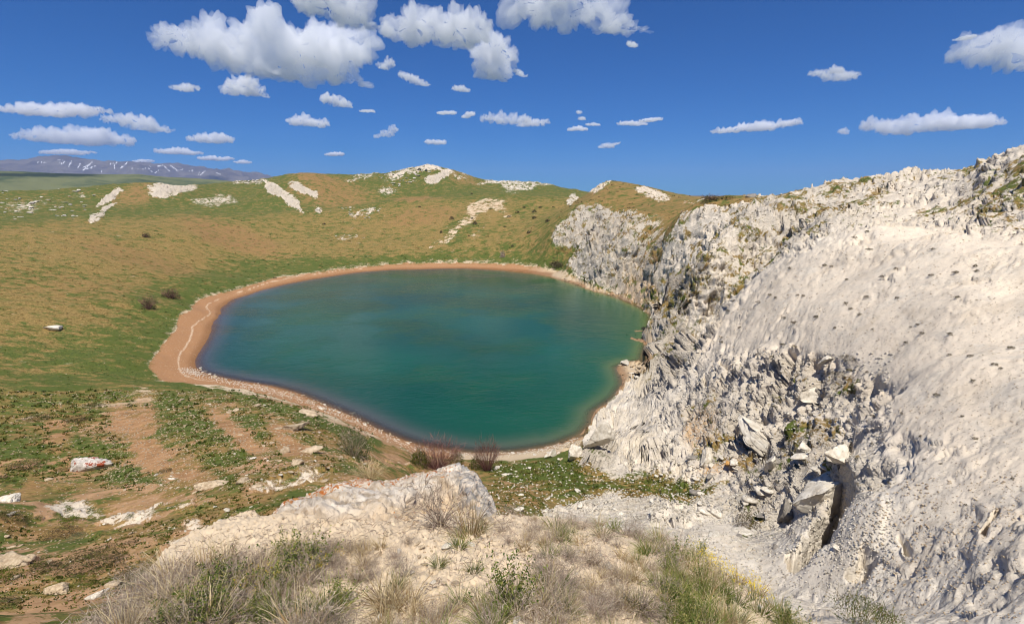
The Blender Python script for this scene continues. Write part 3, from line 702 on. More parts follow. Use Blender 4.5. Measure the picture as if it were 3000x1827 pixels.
# ------------------------------------------------------------------ camera, light, sky
cd = bpy.data.cameras.new('camera'); cam = bpy.data.objects.new('camera', cd); COL.objects.link(cam)
cam.location = (0, 0, EYE); cam.rotation_euler = (math.pi / 2 - PITCH, 0, 0)
cd.sensor_width = 36; cd.lens = 18.0; cd.clip_start = .05; cd.clip_end = 90000
scene.camera = cam
SUN_EL, SUN_AZ = math.radians(66), math.radians(180 - 2)       # azimuth from +Y towards +X
sd = bpy.data.lights.new('sun', 'SUN'); sd.energy = 5.0; sd.angle = math.radians(.53); sd.color = (1, .955, .88)
so = bpy.data.objects.new('sun', sd); COL.objects.link(so)
from mathutils import Vector
sdir = Vector((math.sin(SUN_AZ) * math.cos(SUN_EL), math.cos(SUN_AZ) * math.cos(SUN_EL), math.sin(SUN_EL)))
so.rotation_euler = sdir.to_track_quat('Z', 'Y').to_euler(); so.location = (0, -50, 120)
w = bpy.data.worlds.new('World'); scene.world = w; w.use_nodes = True
wt_ = w.node_tree; wt_.nodes.clear()
sky = wt_.nodes.new('ShaderNodeTexSky'); sky.sky_type = 'NISHITA'; sky.sun_disc = False
sky.sun_elevation = SUN_EL; sky.sun_rotation = SUN_AZ; sky.altitude = 1600; sky.air_density = 1.0; sky.dust_density = .25; sky.ozone_density = 3.5
bg = wt_.nodes.new('ShaderNodeBackground'); bg.inputs[1].default_value = .09
hs = wt_.nodes.new('ShaderNodeMix'); hs.data_type = 'RGBA'; hs.blend_type = 'MULTIPLY'; hs.inputs[0].default_value = 1; hs.inputs[7].default_value = (.10, .45, .90, 1)
wo = wt_.nodes.new('ShaderNodeOutputWorld')
wt_.links.new(sky.outputs[0], hs.inputs[6]); wt_.links.new(hs.outputs[2], bg.inputs[0]); wt_.links.new(bg.outputs[0], wo.inputs[0])
scene.view_settings.view_transform = 'Standard'; scene.view_settings.look = 'None'; scene.view_settings.exposure = .12; scene.view_settings.gamma = 1
scene.cycles.use_denoising = True
try: scene.cycles.denoiser = 'OPENIMAGEDENOISE'
except Exception: pass
scene.cycles.filter_width = 1.05; scene.cycles.max_bounces = 6; scene.cycles.diffuse_bounces = 2; scene.cycles.glossy_bounces = 2; scene.cycles.transparent_max_bounces = 8

# ------------------------------------------------------------------ far country
def mass(name, u0, u1, r0, r1, crest, kind_mat, nt=420, nr=110, rough=1.0, base=10.0, back=.35, label=None):
    """a range of hills whose skyline, seen from the knoll, follows CREST [(u, v)]"""
    cu, cv = np.array(crest, float).T
    t0, _ = ray(u0, 450.0); t1, _ = ray(u1, 450.0)
    tt = np.linspace(t0, t1, nt); uu = np.array([CU + FOC * math.tan(t) * (CP + SP * .24) for t in tt])
    vv = np.interp(uu, cu, cv)
    mm = np.array([ray(a, b)[1] for a, b in zip(uu, vv)])
    rr = np.linspace(r0, r1, nr); rc = r0 + (r1 - r0) * (1 - back)
    top = EYE - mm * rc
    Tm, Rm = np.meshgrid(tt, rr, indexing='ij')
    k = np.where(Rm < rc, smooth(r0, rc, Rm) ** .9, 1 - smooth(rc, r1 + 1, Rm) * .9)
    x, y = Rm * np.sin(Tm), Rm * np.cos(Tm)
    L = (r1 - r0)
    rg = 1 - 2 * np.abs(perlin(x / (L * .22), y / (L * .22), 1.0)) + .5 * (1 - 2 * np.abs(perlin(x / (L * .09), y / (L * .09), 4.0))) + .25 * (1 - 2 * np.abs(perlin(x / (L * .035), y / (L * .035), 7.0)))
    edge_ = 4 * k * (1 - k)
    z = base + (top[:, None] - base) * k + rough * rg * (edge_ * .9 + .1 * k)
    return x, y, z, rg, Tm, k

MM = NT_('far_mountain')
a_ = MM.attr('cover'); s_ = MM.n('ShaderNodeSeparateColor'); MM.l(a_.outputs['Color'], s_.inputs[0])
geo = MM.n('ShaderNodeNewGeometry')
nz_ = MM.noise(geo.outputs['Position'], .004, 8, .65)
cc = MM.mix(MM.step(nz_, .35, .65), srgb(84, 80, 84), srgb(108, 102, 98)); cc = MM.mix(s_.outputs[1], cc, MM.mix(MM.step(nz_, .4, .6), srgb(66, 80, 48), srgb(108, 112, 72)))
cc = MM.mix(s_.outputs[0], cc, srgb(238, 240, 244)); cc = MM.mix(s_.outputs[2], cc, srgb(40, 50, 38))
b_ = MM.n('ShaderNodeBsdfPrincipled'); MM.l(cc, b_.inputs['Base Color']); b_.inputs['Roughness'].default_value = 1; b_.inputs['Specular IOR Level'].default_value = 0; MM.l(b_.outputs[0], MM.o.inputs[0])

def grid_mesh(name, x, y, z, attr):
    n0, n1 = x.shape
    I_, J_ = np.meshgrid(np.arange(n0 - 1), np.arange(n1 - 1), indexing='ij'); b0 = (I_ * n1 + J_).ravel()
    q_ = np.stack([b0, b0 + n1, b0 + n1 + 1, b0 + 1], -1)
    me = mesh_from_arrays(name, np.stack([x, y, z], -1).reshape(-1, 3), q_, MM.m, {'cover': attr})
    return link(name, me, kind='structure')

x, y, z, rg, Tm, k_ = mass('mountains', -700, 700, 7000, 11500, [(-700,424),(-300,409),(0,397),(60,394),(110,386),(180,384),(200,387),(262,392),(272,389),(300,393),(380,398),(430,402),(520,409),(600,423),(660,433),(720,445)], None, 620, 200, 105, 30)
um, vm = view_uv(x, y, z)
snow = np.zeros(x.shape, F32)
jit_u, jit_v = um + 1.2 * perlin(um / 5, vm / 4), vm + .8 * perlin(um / 6 + 9, vm / 5)
for (a0, b0, a1, b1, w_) in [(84,390,112,391,1),(143,390,150,397,1.6),(150,395,155,389,1.2),(166,400,172,388,2),(188,403,193,395,2.2),(200,410,222,390,2),(205,408,230,399,1.4),(200,404,212,397,1.6),(258,392,272,396,1),(272,392,277,406,1.4),
                             (276,397,284,388,1.2),(290,405,304,394,2),(298,400,306,391,1.2),(315,402,322,408,1),(324,408,332,407,1),(343,407,350,405,1.4),(357,398,362,401,1.2),(358,405,366,414,1.3),(372,417,382,409,1.3),(380,400,392,397,1.3),
                             (392,397,408,412,1.2),(410,398,432,415,1.4),(430,410,440,408,.9),(455,412,470,410,.9),(478,420,480,414,1),(482,421,496,410,1.5),(240,412,246,414,.8),(300,414,305,416,.8),(140,385,160,386,.6),(520,416,530,420,.8)]:
    du, dv = a1 - a0, b1 - b0; L = du * du + dv * dv
    t = np.clip(((jit_u - a0) * du + (jit_v - b0) * dv) / L, 0, 1); d = np.hypot(jit_u - a0 - t * du, jit_v - b0 - t * dv)
    snow = np.maximum(snow, .85 * smooth(w_ * .8, w_ * .3, d) * smooth(-.45, .1, perlin(um / 3.1, vm / 2.3)))
rc_ = (k_ > .05)
at_ = np.stack([(snow * rc_).ravel(), smooth(250, 60, z).ravel() * .6, 0 * snow.ravel(), np.ones(x.size)], -1)
grid_mesh('mountains', x, y, z, at_)
x, y, z, rg, Tm, k_ = mass('hills', -700, 760, 1900, 3400, [(-700,425),(-200,412),(0,413),(60,414),(160,419),(260,421),(340,421),(400,427),(470,430),(560,437),(640,444),(760,462)], None, 400, 90, 9, 10)
um, vm = view_uv(x, y, z)
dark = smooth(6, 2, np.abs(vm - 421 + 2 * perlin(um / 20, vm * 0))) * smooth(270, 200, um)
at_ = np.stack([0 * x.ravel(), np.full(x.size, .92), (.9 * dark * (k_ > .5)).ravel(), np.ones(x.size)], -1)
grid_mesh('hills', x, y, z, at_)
x, y, z, rg, Tm, k_ = mass('hills', 1300, 3200, 9000, 12500, [(1300,480),(1550,478),(1660,470),(1700,471),(1800,476),(2000,478),(3200,478)], None, 200, 30, 8, 10)
grid_mesh('mountains', x, y, z, np.stack([0 * x.ravel(), np.full(x.size, .3), 0 * x.ravel(), np.ones(x.size)], -1))
# the plain, out to the horizon all round (it lies well below the near ground)
na, nr_ = 120, 40
ta = np.linspace(-math.pi, math.pi, na); ra = np.concatenate([[3.0], np.geomspace(12, 13800, nr_ - 1)])
Ta, Ra = np.meshgrid(ta, ra, indexing='ij')
zp = np.where(np.abs(Ta) < math.radians(60.5), np.where(Ra < 1500, -30.0, 8.0), np.interp(Ra, [3, 12, 60, 400, 1500], [37.5, 33, 24, 14, 8.0]))
at_ = np.stack([0 * Ta.ravel(), np.full(Ta.size, .8), 0 * Ta.ravel(), np.ones(Ta.size)], -1)
grid_mesh('plain', Ra * np.sin(Ta), Ra * np.cos(Ta), zp, at_)

# the air between here and the mountains
import bmesh
hm = bpy.data.meshes.new('haze'); bm_ = bmesh.new(); bmesh.ops.create_cube(bm_, size=1.0); bm_.to_mesh(hm); bm_.free()
HZ = bpy.data.materials.new('haze'); HZ.use_nodes = True; HZ.node_tree.nodes.clear()
ho = HZ.node_tree.nodes.new('ShaderNodeOutputMaterial'); hv = HZ.node_tree.nodes.new('ShaderNodeVolumePrincipled')
hv.inputs['Color'].default_value = (.42, .58, 1.0, 1); hv.inputs['Density'].default_value = 5.5e-5; hv.inputs['Anisotropy'].default_value = 0
HZ.node_tree.links.new(hv.outputs[0], ho.inputs['Volume']); hm.materials.append(HZ)
hz_o = link('haze', hm, kind='stuff', label='pale blue air over the hills and the far mountain range', cat='haze')
hz_o.scale = (28400, 28400, 800); hz_o.location = (0, 0, 800 / 2 - 32)

# ------------------------------------------------------------------ clouds
def cloud_mat(name, dens):
    m = bpy.data.materials.new(name); m.use_nodes = True; t = m.node_tree; t.nodes.clear()
    o = t.nodes.new('ShaderNodeOutputMaterial'); v = t.nodes.new('ShaderNodeVolumeScatter')
    v.inputs['Color'].default_value = (1, 1, 1, 1); v.inputs['Density'].default_value = dens; v.inputs['Anisotropy'].default_value = -.35
    t.links.new(v.outputs[0], o.inputs['Volume']); return m
CEIL = 1300.0
_ico = {}
def ico(sub):
    if sub not in _ico:
        b = bmesh.new(); bmesh.ops.create_icosphere(b, subdivisions=sub, radius=1.0); b.verts.ensure_lookup_table()
        _ico[sub] = (np.array([v.co[:] for v in b.verts]), np.array([[v.index for v in f.verts] for f in b.faces])); b.free()
    return _ico[sub]

def cloud(blobs, label, thin=1.0, seed=0):
    if seed == 0: blobs = [(u * 1.0 - 4, v + 13, a, b) for u, v, a, b in blobs]
    """blobs: (u, v, half width, half height) in sight pixels; flat bases all lie at one level of the air"""
    r_ = np.random.default_rng(seed + 100)
    us = np.array([b[0] for b in blobs]); vs = np.array([b[1] for b in blobs])
    base_v = vs.max() + 2
    t, m = ray(float(us.mean()), float(base_v)); dist = (CEIL - EYE) / max(-m, .05)
    px = dist * math.hypot(1, m) / FOC
    vv, ff, n0 = [], [], 0
    for (u, v, a, b) in blobs:
        if len(blobs) < 4 or r_.random() < 2:
            kk = max(1, int(r_.integers(1, 3)))
        for _ in range(kk + 1):
            uu = u + r_.uniform(-.25, .25) * a; v2 = v + r_.uniform(-.2, .2) * b
            dd_ = dist * (1 + r_.uniform(-.5, .5) * (a * px * 1.2) / dist)
            tt, mm = ray(float(uu), float(v2)); 
            c = np.array([dd_ * math.sin(tt), dd_ * math.cos(tt), EYE - mm * dd_])
            s = r_.uniform(.9, 1.15) * px
            co_, fa = ico(3)
            fx = np.array([math.cos(tt), -math.sin(tt), 0]); fy = np.array([math.sin(tt), math.cos(tt), 0])
            P = c + (co_[:, :1] * a * s) * fx + (co_[:, 1:2] * a * s * .8) * fy + co_[:, 2:3] * b * s * np.array([0, 0, 1.0])
            vv.append(P); ff.append(fa + n0); n0 += len(co_)
    cen = np.array([dist * math.sin(t), dist * math.cos(t), CEIL])
    V = np.concatenate(vv) - cen
    me = bpy.data.meshes.new('tmp'); me.from_pydata(V.tolist(), [], np.concatenate(ff).tolist())
    ob = bpy.data.objects.new('tmp', me); COL.objects.link(ob)
    bw = max(b[3] for b in blobs) * px
    aw = max(b[2] for b in blobs) * px
    rm = ob.modifiers.new('r', 'REMESH'); rm.mode = 'VOXEL'; rm.voxel_size = max(bw / 20, px * 1.1)
    dg = bpy.context.evaluated_depsgraph_get(); me2 = bpy.data.meshes.new_from_object(ob.evaluated_get(dg))
    bpy.data.objects.remove(ob)
    n = len(me2.vertices); C_ = np.empty(n * 3, F32); me2.vertices.foreach_get('co', C_); C_ = C_.reshape(-1, 3).astype(float)
    N_ = np.empty(n * 3, F32); me2.vertices.foreach_get('normal', N_); N_ = N_.reshape(-1, 3)
    Q = C_ + cen + seed * 911
    d = np.zeros(n)
    for s, a in ((bw * 1.3, .42), (bw * .6, .26), (bw * .3, .15), (bw * .15, .08)):
        bill = np.abs(perlin(Q[:, 0] / s, Q[:, 1] / s, Q[:, 2] / s * .8)) * 2 - .5 + .5 * perlin(Q[:, 0] / s * .7 + 40, Q[:, 1] / s * .7, Q[:, 2] / s * .7)
        d += a * bw * bill
    shred = perlin(Q[:, 0] / (aw * .5), Q[:, 1] / (aw * .5), Q[:, 2] / (bw * .5))
    d -= bw * .5 * np.clip(shred, 0, 1) * (1 + thin)
    C_ += N_ * d[:, None]
    # flattened base
    lo = np.percentile(C_[:, 2], 12); C_[:, 2] = np.where(C_[:, 2] < lo, lo + (C_[:, 2] - lo) * .35, C_[:, 2])
    me2.vertices.foreach_set('co', C_.astype(F32).ravel()); me2.update()
    me2.materials.clear(); me2.materials.append(cloud_mat('cloud_vapour', .5 / (thin * max(bw, 4 * px) * .32)))
    me2.name = 'cloud'
    link('cloud', me2, label=label, cat='cloud', group='fair weather clouds over the hills', loc=cen)

R2 = lambda L: [(u, v, r * 1.05, r * .95) for u, v, r in L]
def streak(u, v, a, b, ang=0, n=None, wob=.25, seed=1):
    r_ = np.random.default_rng(seed); n = n or max(3, int(a / b) + 1); out = []
    for i in range(n):
        k = -1 + 2 * (i + .5) / n; f = math.sqrt(max(.25, 1 - k * k))
        out.append((u + k * a * .88, v - math.tan(math.radians(ang)) * k * a + r_.uniform(-wob, wob) * b, a / n * 1.5, b * f * r_.uniform(.75, 1.1)))
    return out
if not os.environ.get('NOCLOUD'):
  CL = [
   (R2([(405,85,30),(450,75,34),(500,85,42),(560,108,42),(610,88,42),(660,92,48),(710,100,48),(760,95,46),(820,100,42),(862,100,38),(620,138,36),(690,152,36),(750,158,34),(810,165,28),(850,183,18),(880,201,13),(660,180,17),(830,130,36),(740,185,14)]), 'largest cloud, broad white top over a long grey underside', .8),
   (R2([(745,0,34),(795,20,36),(845,30,36),(878,58,26),(770,-20,40)]), 'white cloud cut by the frame, rising from behind the largest cloud', 1),
   (R2([(928,62,15),(955,70,24),(1000,62,34),(1045,68,38),(1095,72,38),(1140,72,32),(1165,70,16),(1058,112,12),(1015,92,16),(1125,98,22)]), 'wide white cloud between the largest cloud and the ragged one', 1),
   (R2([(1150,125,20),(1192,122,36),(1222,138,28),(1190,162,30),(1160,168,20),(1140,158,11),(1215,180,14)]), 'rounded ragged cloud hanging below the wide white one', 1),
   (R2([(1255,8,30),(1310,18,40),(1370,30,36),(1425,18,44),(1470,52,34),(1502,68,30),(1450,68,24),(1538,84,20),(1562,95,11),(1340,-20,50)]), 'high white cloud above the middle that trails off in shreds', 1),
   (R2([(2300,130,14),(2340,118,24),(2390,112,30),(2440,118,32),(2490,122,32),(2440,152,16),(2500,150,24)]), 'white cloud leaving the frame beside the high rocky ridge', 1),
   (R2([(550,214,14),(575,208,20),(602,208,20),(625,224,12),(640,232,7)]), 'small rounded cloud just under the largest cloud', 1),
   (streak(130,266,125,13,0,9,seed=3), 'long thin cloud, highest of those above the snowy mountain', 1.2),
   (streak(180,328,140,16,-2,9,seed=4), 'long low cloud just above the highest snowy summit', 1.2),
   (streak(330,298,80,13,-12,7,seed=5), 'sloping cloud linking the two long ones over the mountain', 1.3),
   (streak(505,333,50,12,0,5,seed=6), 'flat based oval cloud over the tail of the mountain', 1),
   (streak(430,366,55,6,-3,6,seed=7), 'very flat cloud low over the mountain ridge', 1.2),
   (streak(522,382,40,5,0,5,seed=8), 'short flat cloud near the low end of the mountain', 1.1),
   (streak(585,390,18,4,0,3,seed=9), 'tiny cloud, lowest beyond the end of the mountain', 1.1),
   (streak(345,388,20,4,0,3,seed=10), 'sliver of cloud showing over the mountain crest', 1.1),
   (streak(445,213,32,8,0,4,seed=11), 'faint small cloud beneath the tip of the largest cloud', 1.8),
   (streak(812,245,36,13,-14,5,seed=12), 'small ragged cloud below the tail of the largest cloud', 1.3),
   (streak(742,293,52,12,-8,6,seed=13), 'smooth lens shaped cloud tapering to one side', 1),
   (streak(930,155,19,11,15,3,seed=14), 'small puff alone between two big clouds', 1.3),
   (streak(995,192,36,10,-24,5,seed=15), 'thin shredded cloud sloping down below the small puff', 1.9),
   (streak(930,321,28,11,18,5,seed=16), 'small tilted cloud above the peak with white rocks', 1.3),
   (streak(805,371,20,5,0,3,seed=17), 'tiny cloud over the reddish hill', 1.1),
   (streak(1047,343,25,7,0,4,seed=18), 'tiny oval cloud right over the rocky peak', 1.1),
   (streak(885,268,17,4,0,3,seed=19), 'faint wisp near the small ragged cloud', 1.8),
   (streak(1110,216,20,7,-10,3,seed=20), 'faint puff below the rounded ragged cloud', 1.8),
   (streak(1215,286,60,14,-4,6,seed=21), 'ragged middle sized cloud over the centre of the lake', 1.4),
   (streak(1280,297,36,9,10,4,seed=22), 'torn end of the ragged cloud over the lake', 1.5),
   (streak(1075,272,20,5,0,3,seed=23), 'faint wisp beside the ragged cloud over the lake', 1.9),
   (streak(1126,278,13,6,30,2,seed=24), 'scrap of cloud beside the ragged cloud over the lake', 1.9),
   (streak(1388,311,24,6,6,4,seed=25), 'small flat cloud with scraps above it', 1.3),
   (streak(1428,300,16,4,0,3,seed=26), 'flat scrap touching the small flat cloud', 1.6),
   (streak(1396,278,10,6,-60,2,seed=27), 'upright scrap above the small flat cloud', 1.9),
   (streak(1520,297,36,6,-2,5,seed=28), 'narrow cloud over the domed brown hill', 1.5),
   (streak(1565,290,24,5,8,3,seed=29), 'thin end of the narrow cloud over the brown hill', 1.5),
   (streak(1465,351,26,6,12,4,seed=30), 'lowest tilted cloud above the domed brown hill', 1.4),
   (streak(1820,306,112,9,5,10,seed=31), 'long straight flat cloud above the white ridge', 1.1),
   (streak(2010,180,58,11,-2,6,seed=32), 'hump shaped cloud alone in the open blue', 1.7),
   (streak(2012,168,14,9,0,2,seed=40), 'faint hump on top of the lone cloud', 1.8),
   (streak(2200,303,125,19,0,9,seed=33), 'biggest flat cloud above the white ridge', 1),
   (streak(2330,295,75,11,2,6,seed=34), 'thin end of the biggest flat cloud', 1.1),
   (streak(2028,317,11,7,0,2,seed=35), 'tiny faint puff between the two flat clouds', 1.8),
   (streak(2322,92,20,4,12,3,seed=36), 'faint wisp above the cloud leaving the frame', 2),
   (streak(165,367,58,5,0,5,seed=37), 'pale veil of cloud right over the mountain', 2),
   (streak(1250,176,16,6,-30,3,seed=38), 'shred torn from the rounded ragged cloud', 1.9),
   (streak(1522,108,11,7,-30,2,seed=39), 'shred hanging under the high white cloud', 1.8),
  ]
  for i, (bl, lb, th_) in enumerate(CL): cloud(bl, lb, th_, i)
scene.cycles.volume_bounces = 32; scene.cycles.max_bounces = 32

# ------------------------------------------------------------------ loose rock
def stone_material(name, c0, c1, lichen=None):
    M = NT_(name); tc = M.n('ShaderNodeTexCoord'); v = tc.outputs['Object']; oi = M.n('ShaderNodeObjectInfo')
    geo = M.n('ShaderNodeNewGeometry'); p = geo.outputs['Position']
    n1 = M.noise(p, 3.0, 6, .7); n2 = M.noise(v, 2.2, 6, .7)
    c = M.mix(M.step(n2, .32, .68), c0, c1)
    c = M.mix(M.math('MULTIPLY', M.step(n1, .56, .66), .6), c, srgb(128, 116, 98))
    if lichen: c = M.mix(M.step(M.noise(v, 1.6, 5, .7), .54, .6), c, lichen)
    hv_ = M.n('ShaderNodeHueSaturation'); M.l(c, hv_.inputs['Color']); M.l(M.math('ADD', .82, M.math('MULTIPLY', oi.outputs['Random'], .3)), hv_.inputs['Value'])
    b = M.n('ShaderNodeBump'); b.inputs['Strength'].default_value = .5; b.inputs['Distance'].default_value = .06; M.l(M.noise(v, 7, 5, .7), b.inputs['Height'])
    s = M.n('ShaderNodeBsdfPrincipled'); M.l(hv_.outputs[0], s.inputs['Base Color']); s.inputs['Roughness'].default_value = .92; s.inputs['Specular IOR Level'].default_value = .2
    M.l(b.outputs[0], s.inputs['Normal']); M.l(s.outputs[0], M.o.inputs[0]); return M.m
M_pale = stone_material('pale_limestone', srgb(186, 174, 154), srgb(228, 219, 202))
M_tan = stone_material('tan_limestone', srgb(160, 138, 110), srgb(206, 186, 156))
M_grey = stone_material('grey_stone', srgb(112, 106, 98), srgb(150, 142, 130))
M_lich = stone_material('lichen_stone', srgb(178, 168, 156), srgb(222, 214, 202), srgb(150, 74, 48))
M_ochre = stone_material('ochre_stone', srgb(196, 142, 78), srgb(214, 168, 104))

def faceted(seed, sub, size, cuts=11, rough=.05, d0=.5, d1=.85):
    """an even ball cut by random planes, then roughened: angular broken stone"""
    r_ = np.random.default_rng(seed); P, F = ico(sub); P = P.copy()
    P = np.sign(P) * np.abs(P) ** .75
    for _ in range(cuts):
        n = r_.normal(size=3); n /= np.linalg.norm(n); d = r_.uniform(d0, d1)
        k = np.maximum(P @ n - d, 0); P -= k[:, None] * n * .97
    P = P * np.array(size)
    q = P * 1.7 + seed
    r = rough * fbm(q[:, 0], q[:, 1], q[:, 2], 5, .6)
    if sub >= 4:
        f1, f2, h_ = worley(q[:, 0] * 1.3, q[:, 1] * 1.3, q[:, 2] * 1.8, 7); r += rough * (.9 * (h_ - .5) - 1.2 * smooth(.14, 0, f2 - f1))
    return P * (1 + r[:, None] * 1.5), F
def stone_mesh(name, seed, flat=.6, long=1.3, sub=1, mat=None):
    P, F = faceted(seed, 3 if sub < 3 else 5, (long, 1, flat), rough=.05 if sub < 3 else .07)
    return mesh_from_arrays(name, P, F, mat, None, sub >= 3, 3)

stones = {}
for key, mat in (('pale', M_pale), ('tan', M_tan), ('grey', M_grey)):
    stones[key] = [stone_mesh('stone', 10 * i + 3, f, l, 1, mat) for i, (f, l) in enumerate([(.45, 1.4), (.6, 1.1), (.75, 1.2), (.35, 1.7), (.55, 1.25)])]

def px_size(x, y, z, px):                     # metres spanned by px sight pixels at that place
    return px * (y * CP - (z - EYE) * SP) / FOC

def set_stone(name, u, v, half_px, label, cat='rock', group=None, kind='pale', var=None, sz=(1, 1, 1), rot=None, tilt=0, rmin=11, rmax=900, mesh=None, sink=.25):
    h_ = hit(u, v, rmin, rmax)
    if h_ is None: return None
    x, y, z, r = map(float, h_); s = px_size(x, y, z, half_px)
    me = mesh or stones[kind][var if var is not None else random.randrange(5)]
    o = link(name, me, label=label, cat=cat, group=group, loc=(x, y, z + s * (.5 * sz[2]) * (1 - 2 * sink)))
    o.scale = (s * sz[0], s * sz[1], s * sz[2]); o.rotation_euler = (tilt, random.uniform(-.1, .1), rot if rot is not None else random.uniform(0, 6.28)); return o

b1 = stone_mesh('boulder', 501, .62, 1.45, 3, M_lich)
set_stone('boulder', 213, 1131, 40, 'whitish boulder with rust red lichen, standing alone in the grass', 'boulder', mesh=b1, rot=.1, sz=(.85, .6, .95))
b2 = stone_mesh('boulder', 77, .42, 1.7, 3, M_tan)
set_stone('boulder', 712, 1033, 32, 'long wedge shaped tan boulder above the shore path', 'boulder', mesh=b2, rot=.35, tilt=-.2, sz=(.75, .6, .8))
b3 = stone_mesh('slab', 91, .28, 1.6, 3, M_tan)
set_stone('slab', 514, 1171, 30, 'smooth wedge slab half sunk in earth uphill of the grass stripes', 'slab', mesh=b3, rot=.3, tilt=.15, sz=(.8, .6, .9))
set_stone('slab', 28, 1362, 52, 'large cream slab at the edge of view below the dark cushion shrubs', 'slab', mesh=stone_mesh('slab', 92, .34, 1.5, 3, M_tan), rot=.2, tilt=.3, sz=(.7, .6, .8))
set_stone('boulder', 68, 1352, 22, 'squarish brown boulder touching the large cream slab', 'boulder', mesh=stone_mesh('boulder', 93, .8, 1.0, 3, M_tan))
set_stone('boulder', 22, 1208, 22, 'pale boulder with a black shadow under it, by the white ledges', 'boulder', mesh=stone_mesh('boulder', 94, .5, 1.3, 3, M_pale))
set_stone('slab', 745, 1000, 26, 'flat grey slab nearest the shore path', 'slab', mesh=stone_mesh('slab', 95, .3, 1.5, 2, M_tan), sz=(.8, .6, .7))
set_stone('slab', 742, 1088, 30, 'flat slab lying below the wedge shaped boulder', 'slab', mesh=stone_mesh('slab', 96, .3, 1.5, 2, M_tan), sz=(.8, .6, .7))
set_stone('boulder', 716, 1118, 0.1 + 16, 'round stone propped beside a flat slab near the sage bush', 'boulder', mesh=stone_mesh('boulder', 97, .8, 1.0, 2, M_tan))
set_stone('boulder', 683, 1090, 15, 'upright grey stone among the grass stripes', 'boulder', mesh=stone_mesh('boulder', 98, .7, 1.1, 2, M_tan))
set_stone('boulder', 585, 1160, 0.1 + 14, 'blocky tan stone uphill of the smooth wedge slab', 'boulder', mesh=stone_mesh('boulder', 99, .8, 1.1, 2, M_tan))
set_stone('boulder', 130, 792, 17, 'lone white boulder lying on the dry grass slope', 'boulder', mesh=stone_mesh('boulder', 100, .35, 1.7, 2, M_pale), rot=.1)
set_stone('boulder', 268, 1238 + 170, 0.1 + 14, 'cream boulder between two dark shrubs near the knoll', 'boulder', mesh=stone_mesh('boulder', 101, .55, 1.4, 2, M_tan), rot=.2, rmin=11, rmax=40)
set_stone('boulder', 145, 1420, 24, 'angular cream boulder with a sharp shadow on bare earth', 'boulder', mesh=stone_mesh('boulder', 102, .55, 1.3, 3, M_tan), rot=.2, rmax=40)
set_stone('boulder', 232, 1437, 16, 'greenish white stone, closest to the grey shrubs', 'boulder', mesh=stone_mesh('boulder', 103, .55, 1.6, 3, M_pale), rot=.6, rmax=40)
# the great tilted block over the gully, and broken slabs by it
def block(name, u, v, wpx, hpx, seed, rot, tilt, label, mat=M_pale, cat='boulder', dz=0.0, rmin=15, rmax=60, dep=.8, lean=0):
    h_ = hit(u, v, rmin, rmax)
    if h_ is None: return
    x, y, z, r = map(float, h_); s = px_size(x, y, z, 1.0); r_ = np.random.default_rng(seed)
    P, F = faceted(seed, 5, (.7, .62, .68), 9, .05, .3, .6)
    me = mesh_from_arrays(name, P, F, mat, None, False, 3)
    o = link(name, me, label=label, cat=cat, loc=(x, y, z + hpx * s * .22 + dz)); o.scale = (wpx * s, wpx * s * dep, hpx * s); o.rotation_euler = (tilt, lean, rot); return o
block('boulder', 1985, 1200, 124, 78, 15, .5, .35, 'huge pale block tilted over the dark gully', lean=-.35)
block('boulder', 2040, 1130, 60, 60, 9, .3, .1, 'square white block wedged behind the huge tilted one', lean=-.2)
block('boulder', 1870, 1130, 46, 44, 12, .9, .1, 'brown stained boulder at the foot of the broken cliff')
block('slab', 1840, 1060, 110, 26, 15, -.5, .5, 'long leaning slab that roofs a black cleft in the cliff', cat='slab', rmin=30, rmax=75, lean=.45)
block('boulder', 1935, 1105, 50, 50, 17, .2, .1, 'rounded white boulder above the huge tilted block')
block('slab', 1940, 960, 60, 40, 18, .2, .3, 'cracked grey slab high in the broken cliff', cat='slab', rmin=35, rmax=80)
block('boulder', 1425, 1075, 60, 70, 21, .2, .1, 'white rock prow at the foot of the cliff next to the shore', rmin=55, rmax=85)
block('boulder', 1385, 1100, 36, 40, 22, .9, .1, 'small white block leaning on the rock prow', rmin=55, rmax=85)
block('boulder', 1325, 1100, 34, 26, 23, .9, .1, 'pale boulder alone at the near end of the shore', rmin=55, rmax=85)
block('boulder', 1505, 878, 26, 16, 24, .9, .1, 'cream rock standing in the shallows under the cliff', rmin=90, rmax=135)
block('boulder', 1757, 1128, 22, 15, 30, .9, .1, 'bright ochre rock at the top corner of the meadow', M_ochre, rmin=35, rmax=75)
block('boulder', 1990, 870, 34, 26, 31, .2, .1, 'white boulder perched on the cliff below the smooth dome', rmin=40, rmax=80)
block('boulder', 1700, 1110, 40, 34, 33, .2, .1, 'white block in the rubble just above the meadow', rmin=40, rmax=75)
block('boulder', 1890, 1240, 44, 40, 34, .7, .1, 'grey boulder in the gully below the huge tilted block', M_grey)
block('boulder', 1800, 466 + 10, 26, 14, 35, .2, .1, 'dark crag on the skyline next to the skyline shrub', M_grey, rmin=180, rmax=300)
block('boulder', 767, 508, 10, 9, 36, .2, .1, 'single white boulder on the green brow above the bowl', rmin=300, rmax=600)

